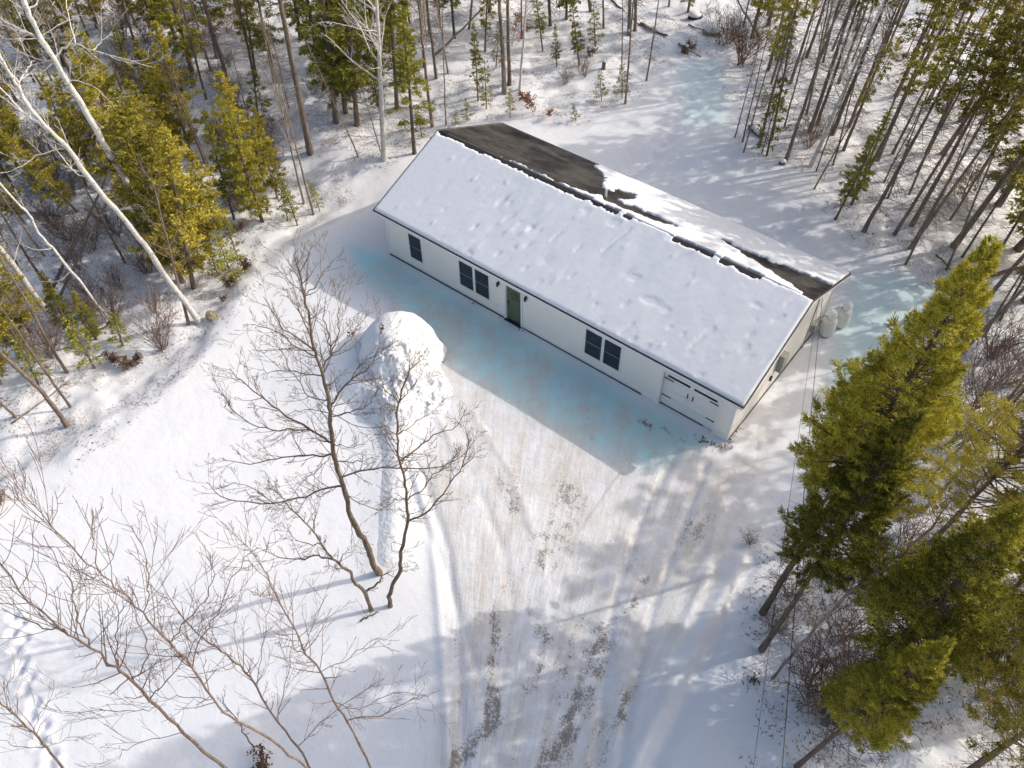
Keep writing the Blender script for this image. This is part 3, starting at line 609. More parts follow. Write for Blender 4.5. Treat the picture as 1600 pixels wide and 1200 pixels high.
def shrub(seed, h, n=6, leaf=0):
    rng = np.random.default_rng(seed); out = []
    for i in range(n):
        a = rng.uniform(0, 6.283); grow(rng, (rng.normal(0, .1), rng.normal(0, .1), -.1), (math.cos(a)*.5, math.sin(a)*.5, 1), h*rng.uniform(.6, 1), .018, 0, 2, out, .7, .10, .13, (3, 5), .2, .0065)
    v, f = tube_arrays([o[0] for o in out], [o[1] for o in out], 3)
    if leaf:
        P = np.concatenate([o[0][1:] for o in out]); P = P[rng.integers(0, len(P), leaf)]+rng.normal(0, .06, (leaf, 3)); D = rng.normal(0, 1, (leaf, 3)); V, F_ = kites(P, D, rng.uniform(.08, .16, leaf), rng.uniform(.03, .05, leaf), rng); return (v, f), (V, F_)
    return (v, f), None

LIB = {}
def lib(sp, h, variants, tm, cm, tname='trunk', cname='crown', cat='tree', oname=None):
    LIB[sp] = (h, [(make_mesh(tname, a[0], a[1], tm, True), make_mesh(cname, c[0], c[1], cm) if c is not None else None) for a, c in variants], tname, cname, cat, oname or sp+'_tree')
lib('spruce', 10, [conifer(s, 10, 1.0, 1.65, .12, 'spruce', 110, 14, 8, .19, .020, 26) for s in (1, 2, 3)], M['bark'], M['spruce'])
lib('fir', 9, [conifer(s, 9, 2.0, 1.35, .10, 'fir', 80, 11, 8, .19, .021, 40) for s in (11, 12, 13)], M['bark'], M['fir'])
lib('young_fir', 3, [conifer(s, 3, .35, .75, .03, 'fir', 40, 6, 4, .14, .022, 3) for s in (21, 22, 23)], M['bark'], M['fir'], oname='young_fir_tree')
lib('slender_spruce', 13, [conifer(s, 13, 7.6, 1.25, .075, 'thin', 52, 9, 5, .20, .030, 110, .02) for s in (31, 32, 33, 34)], M['greybark'], M['pine'])
lib('pine', 16, [conifer(s, 16, 9.4, 2.1, .14, 'pine', 56, 14, 8, .24, .022, 70) for s in (41, 42, 43)], M['greybark'], M['pine'])
lib('cedar', 9, [conifer(s, 9, 1.1, 1.55, .10, 'cedar', 95, 11, 9, .18, .028, 30, .03) for s in (51, 52, 53)], M['greybark'], M['cedar'])
lib('birch', 15, [baretree(s, 15, .14, .35, .05, .75, (4, 6), .14, 3, .006) for s in (61, 62)], M['birch'], M['birch'], cname='branches')
lib('bare_hardwood', 12, [baretree(s, 12, .10, .35, .10, .7, (4, 6), .13, 3, .006) for s in (71, 72, 73)], M['greybark'], M['dead'], cname='branches', oname='bare_tree')
lib('dead_pole', 9, [(lambda t: (t[0], None))(conifer(s, 9, 8.4, .8, .055, 'thin', 6, 1, 1, .01, .001, 80, .03)) for s in (81, 82, 83)], M['greybark'], M['dead'], cat='dead tree', oname='dead_pole_tree')
lib('brush', 2.4, [shrub(s, 2.4, 16) for s in (91, 92, 93)], M['brush'], M['brush'], 'stems', cat='shrub', oname='bare_shrub')
lib('beech', 2.4, [shrub(s, 2.4, 2, 420) for s in (94, 95)], M['bark'], M['beech'], 'stem', 'leaves', 'sapling', 'beech_sapling')
lib('leafy', 1.1, [shrub(s, 1.1, 5, 380) for s in (96, 97)], M['brush'], M['brown'], 'stems', 'leaves', 'shrub', 'brown_leaf_shrub')

RECS = []   # everything that waits for its label
def plant(sp, P, h, lean=None, wid=1.0, var=None, zone='woods', yaw=None, desc=None, label=None):
    H0, vs, tn, cn, cat, on = LIB[sp]; k = len(RECS); rg = random.Random(k*7+3)
    var = rg.randrange(len(vs)) if var is None else var % len(vs); tm, cm = vs[var]
    E = empty(on, P); z = Vector((0, 0, 1)) if lean is None else Vector(lean).normalized()
    q = Vector((0, 0, 1)).rotation_difference(z); E.rotation_mode = 'QUATERNION'
    from mathutils import Quaternion
    E.rotation_quaternion = q @ Quaternion((0, 0, 1), rg.uniform(0, 6.28) if yaw is None else yaw)
    s = h/H0; E.scale = (s*wid, s*wid, s); link(tn, tm, E)
    if cm: link(cn, cm, E)
    E['category'] = cat; RECS.append((E, sp, zone, h, P, desc, label)); return E
def tree(sp, b_, t=None, h=None, wid=1.0, zone='woods', var=None, maxlean=.28, desc=None, label=None):
    """base at landmark pixel b_, its axis passing landmark pixel t on the photograph; h in metres"""
    P = hit(*b_); d = ray(*t) if t else None
    lean = None
    if t:
        s = ((P-CAM)[:2]@d[:2])/(d[:2]@d[:2]); Q = CAM+s*d; v = Q-P
        if v[2] > .5:
            hz_ = np.hypot(v[0], v[1])/v[2]
            if hz_ > maxlean: v[:2] *= maxlean/hz_
            lean = v/np.linalg.norm(v)
            if h is None: h = max(1.0, v[2])
    return plant(sp, P, h or 8, lean, wid, var, zone, None, desc, label)

# ---------------------------------------------------------------- traced trees
def traced(name, base_px, stems, limbs, tm, bm, seed, label, cat='tree', group=None, spawn=(.30, .5, 1.5), tw=.9, leaves=None, upb=.10, lev=2, extend=1.5):
    """stems: (pixel landmarks, r0, r1), first one rooted at base_px; limbs: (pixels, r, drift in depth)"""
    rng = np.random.default_rng(seed); B = hit(*base_px); out = []; big = []; known = []
    for st in stems:
        pts, r0, r1 = st[:3]; b_ = hit(*st[3]) if len(st) > 3 else B; P = []
        for q in pts:
            d = ray(*q); s = ((b_-CAM)[:2]@d[:2])/(d[:2]@d[:2]); P.append(CAM+s*d)
        P = np.array(P); P[0] = b_-np.array([0, 0, .1]) if len(st) > 3 or st is stems[0] else P[0]
        # smooth resample
        n = len(P)*3; t = np.linspace(0, len(P)-1, n); P = np.stack([np.interp(t, range(len(P)), P[:, k]) for k in range(3)], 1)
        P[1:-1] = (P[:-2]+P[1:-1]*5+P[2:])/7; P[2:, :2] += np.cumsum(rng.normal(0, .018, (n-2, 2)), 0)*.6+rng.normal(0, .018, (n-2, 2)); R = (r1+(r0-r1)*np.linspace(1, 0, n)**1.4)*(1+.07*rng.normal(0, 1, n)); R[0] *= 1.3
        big.append((P, R)); known += [(p, r_) for p, r_ in zip(P, R)]
        if extend and r1 < .045: grow(rng, P[-1], P[-1]-P[-4], extend, r1, 1, 3, out, .55, upb, .08, (4, 6), .15)
    for pts, r0, dd in limbs:
        if bm is M['redtwig']: r0 *= .68
        q0 = pts[0]; e = [(abs(proj(p)[0]-q0[0])+abs(proj(p)[1]-q0[1]), i) for i, (p, r_) in enumerate(known)]; i = min(e)[1]
        k0 = (known[i][0]-CAM)@FW; dd = dd if dd is not None else rng.uniform(-1.6, 1.6); P = [known[i][0]]
        for j, q in enumerate(pts[1:]): d = ray(*q); P.append(CAM+d*(k0+dd*(j+1)/len(pts)*1.0)/(d@FW))
        P = np.array(P); n = len(P)*3; t = np.linspace(0, len(P)-1, n); P = np.stack([np.interp(t, range(len(P)), P[:, k]) for k in range(3)], 1); P[1:-1] = (P[:-2]+P[1:-1]*2+P[2:])/4
        P[1:] += rng.normal(0, .025, P[1:].shape); R = np.linspace(r0, max(.006, r0*.28), n); out.append((P, R)); known += [(p, r_) for p, r_ in zip(P, R)]
    src = list(out)+[(P[len(P)*2//5:], R[len(P)*2//5:]) for P, R in big]
    for P, R in src:
        Ls = np.linalg.norm(P[1:]-P[:-1], axis=1).sum(); k = int(Ls/spawn[0])
        for j in range(k):
            u = (j+rng.random())/k*(len(P)-1); i = min(int(u), len(P)-2); p = P[i]+(P[i+1]-P[i])*(u-i); T_ = P[i+1]-P[i]; T_ /= np.linalg.norm(T_)+1e-9
            s = np.cross(T_, rng.normal(0, 1, 3)); s /= np.linalg.norm(s)+1e-9
            grow(rng, p, T_*.75+s*.7, rng.uniform(spawn[1], spawn[2])*tw, min(.014, R[i]*.55), 1, lev+1, out, .55, upb, .08, (3, 5), .2, .0038)
    E = empty(name, B); off = B
    tv, tf = tube_arrays([b_[0] for b_ in big], [b_[1] for b_ in big], 10); mesh_obj('trunk', tv-off, tf, tm, E, True)
    _, (v, f) = split_tubes([big[0]]+out); mesh_obj('branches', v-off, f, bm, E, True)
    if leaves:
        Vs, Fs = [], []
        for q in leaves:
            i = min((abs(proj(p)[0]-q[0])+abs(proj(p)[1]-q[1]), i) for i, (p, r_) in enumerate(known))[1]; c = known[i][0]
            P = c+rng.normal(0, .05, (16, 3)); V, F_ = kites(P, rng.normal(0, 1, (16, 3)), rng.uniform(.06, .12, 16), rng.uniform(.02, .035, 16), rng); V = V-off
            mesh_obj('dead_leaf_cluster', V, F_, M['brown'], E)
    tag(E, label, cat, group); return E

M1 = [(593, 895), (583, 880), (577, 857), (560, 830), (548, 803), (540, 763), (528, 723), (523, 693), (522, 660), (522, 633), (513, 592), (501, 558), (494, 537), (491, 499), (485, 460), (475, 418)]
M2 = [(610, 947), (607, 933), (613, 913), (623, 897), (625, 873), (628, 850), (635, 817), (633, 787), (630, 767), (625, 740), (618, 710), (616, 677), (618, 647), (622, 630), (633, 593)]
M3 = [(580, 953), (570, 923), (553, 910), (550, 895), (532, 880), (520, 872), (507, 847), (490, 827), (470, 803)]
LM = [([(520, 715), (497, 713), (464, 711), (433, 716), (380, 725), (345, 716)], .035, None), ([(522, 697), (493, 677), (447, 650), (415, 625), (380, 597), (358, 576)], .042, 1.2),
      ([(482, 667), (445, 672), (405, 670), (358, 637), (335, 590)], .028, -1.), ([(535, 765), (510, 762), (470, 780), (401, 788), (345, 779), (321, 751)], .04, .6), ([(430, 785), (384, 758), (350, 752)], .02, None),
      ([(533, 722), (560, 723), (590, 712)], .02, None), ([(540, 742), (580, 730), (613, 732), (683, 733), (713, 720), (742, 690)], .032, -1.4), ([(547, 775), (583, 797), (613, 798)], .02, None), ([(583, 797), (597, 797), (617, 782)], .014, None),
      ([(525, 632), (545, 594), (570, 580), (590, 555), (594, 513)], .03, -.8), ([(545, 594), (560, 570), (583, 560), (600, 535)], .02, .5), ([(510, 576), (517, 555), (545, 534), (562, 509)], .028, .6), ([(515, 562), (513, 527), (506, 495), (510, 457)], .025, -.4), ([(517, 555), (530, 520), (528, 490), (540, 450)], .02, .4),
      ([(496, 546), (468, 530), (433, 506), (412, 460)], .028, -.5), ([(492, 558), (457, 541), (440, 520), (410, 512), (385, 508)], .022, .8), ([(510, 592), (475, 583), (430, 581), (405, 579)], .022, None), ([(510, 621), (475, 618), (470, 586), (468, 545)], .02, None), ([(470, 600), (450, 575), (440, 545)], .014, None),
      ([(491, 534), (471, 495), (464, 464), (455, 430)], .02, None), ([(485, 460), (503, 432), (520, 404)], .018, None), ([(485, 465), (470, 440), (450, 405)], .015, None), ([(530, 653), (557, 643), (580, 627), (592, 605)], .022, None), ([(533, 660), (557, 667), (593, 667), (613, 678)], .016, None), ([(525, 690), (545, 700), (575, 695)], .016, None), ([(542, 813), (550, 833), (548, 860)], .016, .2),
      ([(523, 700), (500, 735), (470, 750), (440, 800)], .016, None), ([(523, 650), (497, 640), (465, 640), (440, 655)], .016, None)]
traced('maple_tree', (593, 895), [(M1, .125, .026)], LM, M['maple'], M['maple'], 5, 'tall crooked bare maple, the thickest of the three stems on the open snow', 'tree', 'crooked bare maples', (.21, .5, 1.5), .9, [(543, 515), (594, 514), (352, 630)], .10, 2, .45)
LS = [([(638, 817), (670, 800), (700, 763), (717, 733), (743, 710)], .036, -1.2), ([(642, 790), (663, 763), (677, 742), (703, 727), (723, 703)], .026, .6), ([(717, 733), (735, 690), (728, 660)], .018, .3), ([(622, 723), (650, 703), (677, 680), (713, 668), (727, 640)], .03, .8), ([(617, 677), (637, 670), (657, 653), (680, 645)], .018, None),
      ([(617, 632), (597, 603), (590, 597)], .018, None), ([(627, 630), (640, 610), (653, 593)], .016, None), ([(627, 850), (612, 845), (613, 863), (625, 864)], .012, .0), ([(632, 780), (617, 782), (600, 795)], .014, .3), ([(623, 897), (632, 893), (637, 892)], .016, 0.), ([(616, 677), (600, 665), (585, 640)], .014, None), ([(620, 715), (640, 722), (672, 708)], .014, None)]
traced('maple_tree', (610, 947), [(M2, .085, .022)], LS, M['maple'], M['maple'], 6, 'thinner crooked bare maple stem nearest the driveway, a broken twig loop low on it', 'tree', 'crooked bare maples', (.22, .4, 1.3), .85, None, .10, 2, .6)
traced('maple_tree', (580, 953), [(M3, .075, .024)], [([(570, 922), (593, 908), (600, 897), (613, 893)], .045, 0.), ([(520, 872), (490, 868), (470, 875), (440, 872), (410, 860)], .035, .3), ([(532, 880), (537, 865), (557, 858)], .018, 0.), ([(507, 847), (480, 850), (455, 840), (440, 815)], .02, None), ([(512, 867), (515, 885), (510, 892)], .016, 0.), ([(490, 827), (495, 800), (480, 775)], .016, None)],
       M['maple'], M['maple'], 7, 'short low maple stem bent to the left over the open snow', 'tree', 'crooked bare maples', (.22, .4, 1.1), .8)
# young birches whose feet are below the picture
yb = 'young birches rising from below the picture'
traced('young_birch_tree', (452, 1330), [([(452, 1330), (400, 1260), (350, 1200), (290, 1153), (250, 1116), (200, 1069), (175, 1050), (147, 1025), (103, 1000), (87, 987), (47, 950), (0, 890)], .048, .012)],
       [([(290, 1153), (240, 1155), (190, 1168), (185, 1188)], .014, -.5), ([(175, 1050), (178, 1020), (185, 985), (182, 950), (165, 920)], .020, .4), ([(147, 1025), (130, 990), (120, 960), (112, 920), (95, 880), (65, 835)], .024, -.4), ([(103, 1000), (60, 975), (30, 965), (0, 950)], .02, .3), ([(200, 1069), (222, 1050), (232, 1010), (215, 975), (200, 930)], .02, .4), ([(227, 1098), (250, 1075), (280, 1045), (300, 1010), (320, 975)], .02, -.3), ([(250, 1116), (220, 1112), (160, 1110), (100, 1112)], .012, .5)],
       M['youngbirch'], M['redtwig'], 21, 'bare young birch with the longest straight tan stem across the lower left snow', 'tree', yb, (.20, .5, 1.3), 1.05, None, .14, 1, 1.0)
traced('young_birch_tree', (560, 1290), [([(560, 1290), (483, 1200), (453, 1175), (395, 1137), (362, 1119), (337, 1090), (300, 1037), (265, 997), (225, 962), (187, 925), (162, 903), (120, 865), (78, 831)], .036, .009)],
       [([(225, 962), (230, 925), (235, 890), (222, 850), (208, 825)], .016, .3), ([(162, 903), (150, 870), (140, 835), (145, 800)], .014, None), ([(265, 997), (290, 975), (320, 940), (335, 905), (330, 865)], .018, .3), ([(230, 925), (240, 870), (245, 845)], .010, .2), ([(300, 1037), (310, 1000), (340, 960), (370, 890), (400, 855)], .018, -.5), ([(337, 1090), (300, 1090), (260, 1088), (220, 1080)], .012, None)],
       M['youngbirch'], M['redtwig'], 22, 'slim bare birch whose top reaches highest over the lower left snow', 'tree', yb, (.20, .4, 1.2), 1.05, None, .14, 1, 1.0)
traced('young_birch_tree', (530, 1270), [([(530, 1270), (487, 1200), (470, 1170), (437, 1131), (403, 1069), (375, 1037), (340, 1010), (312, 988), (280, 950)], .038, .011)],
       [([(437, 1131), (440, 1090), (455, 1040), (460, 980), (455, 930)], .018, .4), ([(403, 1069), (410, 1020), (420, 960), (430, 900)], .016, -.3), ([(375, 1037), (365, 990), (370, 940)], .014, None), ([(470, 1170), (510, 1120), (550, 1090), (600, 1060)], .02, -.4), ([(340, 1010), (300, 1020), (270, 1020)], .012, None)],
       M['youngbirch'], M['redtwig'], 23, 'bushy young birch with a reddish twiggy top beside the slim tall one', 'tree', yb, (.20, .4, 1.1), 1.05, None, .14, 1, 1.0)
traced('young_birch_tree', (620, 1310), [([(620, 1310), (582, 1200), (547, 1127), (523, 1097), (503, 1047), (480, 1020), (465, 985), (440, 947), (420, 900)], .034, .010)],
       [([(523, 1097), (560, 1115), (610, 1080), (650, 1085)], .014, -.3), ([(503, 1047), (540, 1030), (580, 1000), (602, 1000)], .014, .4), ([(547, 1127), (590, 1120), (640, 1095), (670, 1087)], .02, -.5), ([(480, 1020), (485, 985), (497, 950), (510, 930)], .014, None), ([(480, 1020), (455, 1010), (430, 1005)], .012, None)],
       M['youngbirch'], M['redtwig'], 24, 'bare young birch nearest the driveway at the bottom of the photo', 'tree', yb, (.20, .4, 1.1), 1.05, None, .14, 1, 1.0)
traced('young_birch_tree', (170, 1300), [([(170, 1300), (100, 1200), (72, 1170), (50, 1142), (20, 1115), (0, 1095), (-40, 1050)], .045, .015)],
       [([(72, 1170), (40, 1168), (0, 1155)], .02, 0.), ([(50, 1142), (60, 1120), (82, 1085), (85, 1060)], .014, .2), ([(72, 1170), (110, 1150), (150, 1165)], .012, .2), ([(20, 1115), (10, 1080), (25, 1040)], .014, None)],
       M['youngbirch'], M['redtwig'], 25, 'bare young birch in the bottom left corner', 'tree', yb, (.20, .4, 1.1), 1.05, None, .14, 1, 1.0)
traced('young_birch_tree', (397, 1168), [([(397, 1168), (385, 1150), (372, 1125), (350, 1100)], .03, .012)], [], M['youngbirch'], M['redtwig'], 26, 'short crooked sapling with its foot in view behind the young birches', 'sapling', yb, (.3, .3, .7), .7, None, .1, 2, .8)
# birches by the terrace edge
bb = 'leaning white birches at the left wood edge'
traced('birch_tree', (312, 503), [([(312, 503), (275, 455), (237, 399), (212, 364), (184, 330), (141, 278), (106, 228), (78, 200), (50, 169), (28, 131), (12, 100), (0, 75), (-25, 30)], .15, .05)],
       [([(78, 200), (56, 190), (28, 169), (0, 137), (-30, 100)], .06, .8), ([(50, 169), (30, 130), (15, 110), (40, 95)], .03, None), ([(141, 278), (120, 275), (95, 245), (85, 225)], .03, -.4), ([(28, 131), (45, 105), (52, 95)], .03, .3), ([(106, 228), (60, 240), (30, 262), (0, 270)], .025, None)],
       M['birch'], M['birch'], 31, 'leaning white birch rooted beside a tan stump at the terrace edge', 'tree', bb, (.5, .6, 1.8), 1., None, .08, 2, 2)
traced('birch_tree', (262, 400), [([(262, 400), (215, 315), (180, 255), (156, 212), (125, 156), (103, 125), (84, 90), (62, 59), (47, 28), (34, 0), (20, -40)], .17, .09)],
       [([(84, 88), (100, 75), (116, 66), (147, 81), (187, 90), (237, 106)], .05, -.6), ([(116, 66), (109, 34), (103, 0), (98, -20)], .035, .2), ([(147, 78), (160, 62), (180, 50)], .03, .3), ([(70, 62), (56, 58), (40, 50), (0, 28)], .065, -.5), ([(55, 57), (30, 48), (0, 40)], .05, .6), ([(47, 19), (59, 0), (70, -20)], .05, .2), ([(103, 125), (140, 130), (165, 150), (180, 170)], .025, None), ([(125, 156), (150, 190), (160, 200)], .02, None), ([(84, 90), (60, 95), (30, 80), (0, 66)], .03, .5), ([(84, 92), (70, 110), (40, 120), (10, 115)], .02, .5), ([(62, 59), (90, 40), (130, 20)], .03, None)],
       M['birch'], M['birch'], 32, 'tallest white birch behind the yellow cedars with pale spreading branches', 'tree', bb, (.45, .6, 1.8), 1., None, .08, 2, 0)
traced('birch_tree', (178, 505), [([(178, 505), (150, 474), (116, 430), (84, 389), (59, 364), (50, 338), (31, 322), (0, 287), (-20, 265)], .075, .04)], [([(84, 389), (60, 392), (30, 380)], .02, None), ([(116, 430), (95, 440), (60, 440)], .014, None)],
       M['birch'], M['birch'], 33, 'thin white birch with a kink in its stem in the left woods', 'tree', bb, (.7, .5, 1.4), 1., None, .08, 2, 0)
traced('birch_tree', (85, 503), [([(85, 503), (47, 452), (19, 411), (0, 389), (-30, 350)], .16, .12)], [([(19, 411), (30, 380), (35, 350)], .03, None)], M['birch'], M['birch'], 34, 'stout pale birch trunk cut by the left edge of the photo', 'tree', bb, (.8, .5, 1.4), 1., None, .08, 2, 0)
traced('birch_tree', (105, 665), [([(105, 665), (85, 640), (60, 607), (38, 585), (15, 562), (-25, 520)], .11, .07)], [([(38, 585), (50, 560), (70, 540)], .02, None)], M['youngbirch'], M['youngbirch'], 35, 'tan leaning trunk lowest at the left edge, rooted on open snow', 'tree', bb, (.8, .5, 1.4), 1., None, .08, 2, 0)
traced('bare_tree', (1207, 1060), [([(1207, 1060), (1240, 1020), (1285, 970), (1320, 930), (1365, 895), (1400, 872), (1440, 838)], .055, .035)], [([(1320, 930), (1345, 915), (1375, 905), (1420, 895)], .025, None), ([(1365, 895), (1370, 860), (1400, 830)], .03, None), ([(1285, 970), (1320, 950), (1345, 930)], .016, None), ([(1400, 872), (1430, 860), (1450, 845)], .03, None)],
       M['greybark'], M['greybark'], 36, 'thin leaning bare tree in front of the two spruce trunks by the driveway', 'tree', None, (.35, .5, 1.5), 1., None, .08, 2, 2)

# ---------------------------------------------------------------- conifers and bare trees set one by one
LIB['large_spruce'] = (18, [(make_mesh('trunk', a[0], a[1], M['bark'], True), make_mesh('crown', c[0], c[1], M['hero'])) for a, c in (conifer(201, 18, 9.3, 2.6, .15, 'large', 340, 22, 12, .16, .012, 90), conifer(202, 18, 8.8, 2.5, .15, 'large', 310, 22, 12, .16, .012, 90))], 'trunk', 'crown', 'spruce', 'large_spruce_tree')
LIB['large_pine'] = (16, [(make_mesh('trunk', a[0], a[1], M['bark'], True), make_mesh('crown', c[0], c[1], M['pine'])) for a, c in (conifer(211, 16, 6.0, 2.9, .17, 'pine', 150, 22, 9, .17, .014, 70),)], 'trunk', 'crown', 'pine', 'large_pine_tree')
R_ = 'right'
tree('large_spruce', (1192, 957), (1550, 375), None, .80, R_, 0, .2, None, 'tallest large spruce beside the driveway, its pointed top against the blue shaded snow')
tree('large_spruce', (1190, 1015), (1480, 570), 14.0, .88, R_, 1, .2, None, 'bright yellow green spruce in front of the tallest one, its foot nearest the driveway')
tree('large_spruce', (1232, 865), (1480, 500), 12.5, .72, R_, 1, .2, None, 'shorter spruce on the house side of the tallest one, its trunk mostly hidden')
tree('large_spruce', (1290, 1130), (1600, 800), 13.8, 1.0, R_, 0, .2, None, 'wide bright spruce low on the right side, its thick trunk casting a long shadow')
tree('large_spruce', (1245, 1198), (1570, 935), 11.0, .85, R_, 1, .2, None, 'spruce with its bare leaning trunk rooted at the bottom edge of the photo')
tree('large_pine', (1480, 1230), (1720, 1050), 11, 1.0, R_, 0, .2, None, 'soft grey green pine filling the bottom right corner')
tree('large_pine', (1400, 905), (1640, 660), 12, .9, R_, 0, .2, None, 'soft needled pine behind the bright spruces at the right edge')
tree('large_spruce', (1500, 1010), (1700, 800), 12, 1.0, R_, 1, .2, None, 'bushy spruce at the right edge above the corner pine')
for b_, t, h, sp in [((1535, 690), (1640, 560), 9, 'pine'), ((1495, 560), (1620, 430), 11, 'pine'), ((1560, 640), (1660, 530), 8, 'bare_hardwood'), ((1455, 745), (1560, 640), 8, 'dead_pole'), ((1520, 760), (1600, 690), 7, 'bare_hardwood'), ((1440, 800), (1530, 700), 9, 'bare_hardwood'), ((1560, 850), (1680, 740), 11, 'spruce'), ((1585, 720), (1680, 600), 12, 'spruce')]:
    tree(sp, b_, t, h, 1, 'rightmid')
Z1 = 'stand'     # slender stand right of the rear clearing
for b_, t, h, sp, wd in [((1148, 215), (1178, 100), 7, 'dead_pole', .8), ((1160, 222), (1187, 110), 8, 'dead_pole', .8), ((1162, 238), (1212, 60), 11, 'slender_spruce', .7), ((1185, 230), (1232, 60), 13, 'slender_spruce', 1.1), ((1190, 240), (1215, 150), 6, 'dead_pole', .8), ((1198, 243), (1220, 150), 5, 'young_fir', 1), ((1228, 250), (1312, 0), 12, 'dead_pole', 1.3), ((1265, 205), (1300, 100), 15, 'pine', .9), ((1277, 195), (1305, 110), 13, 'slender_spruce', 1.2),
                      ((1267, 260), (1375, 20), 13, 'birch', 1.0), ((1275, 268), (1310, 170), 8, 'dead_pole', .8), ((1272, 295), (1332, 190), 10, 'slender_spruce', .7), ((1300, 210), (1370, 40), 14, 'slender_spruce', 1.5), ((1305, 343), (1352, 250), 7, 'fir', .8), ((1332, 316), (1400, 180), 12, 'slender_spruce', .9), ((1370, 250), (1440, 90), 15, 'pine', 1.1), ((1350, 362), (1480, 120), 13.5, 'slender_spruce', 1.3), ((1398, 366), (1500, 200), 13, 'slender_spruce', 1.2), ((1425, 352), (1525, 170), 14, 'pine', 1.0), ((1430, 376), (1560, 150), 13, 'slender_spruce', 1.1), ((1448, 240), (1500, 130), 14, 'pine', .9), ((1473, 240), (1535, 150), 14, 'pine', 1.1), ((1433, 268), (1480, 180), 12, 'slender_spruce', 1), ((1395, 240), (1440, 150), 12, 'slender_spruce', 1), ((1485, 343), (1530, 270), 12, 'slender_spruce', .9), ((1490, 385), (1580, 265), 15, 'pine', 1.2), ((1503, 402), (1570, 300), 11, 'slender_spruce', .9), ((1415, 413), (1440, 365), 9, 'dead_pole', 1), ((1422, 388), (1520, 250), 13, 'slender_spruce', 1.2), ((1350, 270), (1400, 150), 12, 'slender_spruce', .9), ((1318, 235), (1380, 80), 12, 'dead_pole', 1.1), ((1235, 130), (1275, 10), 12, 'bare_hardwood', 1), ((1205, 130), (1235, 30), 8, 'fir', .8), ((1260, 90), (1290, 0), 12, 'bare_hardwood', 1), ((1310, 130), (1350, 20), 12, 'bare_hardwood', 1), ((1340, 165), (1390, 50), 13, 'pine', .9), ((1400, 150), (1450, 40), 14, 'pine', 1), ((1450, 160), (1500, 60), 14, 'pine', 1), ((1500, 190), (1560, 80), 14, 'pine', 1), ((1545, 230), (1610, 120), 15, 'pine', 1), ((1560, 320), (1640, 200), 13, 'spruce', 1.1), ((1590, 390), (1680, 290), 14, 'spruce', 1.2), ((1540, 470), (1640, 350), 12, 'pine', 1), ((1330, 320), (1350, 250), 4.5, 'fir', 1.1), ((1290, 60), (1320, 0), 12, 'slender_spruce', 1), ((1380, 90), (1420, 0), 13, 'slender_spruce', 1), ((1590, 260), (1650, 180), 15, 'pine', 1.1), ((1600, 470), (1680, 380), 12, 'spruce', 1), ((1440, 110), (1480, 30), 12, 'pine', 1), ((1175, 60), (1195, -20), 11, 'fir', 1), ((1200, 40), (1215, -20), 10, 'spruce', 1), ((1160, 100), (1170, 60), 4, 'brush', 1.3), ((1130, 70), (1140, 40), 3, 'brush', 1.3)]:
    tree(sp, b_, t, h, wd, Z1)
Z2 = 'rear'      # beyond the house and the clearing, top centre
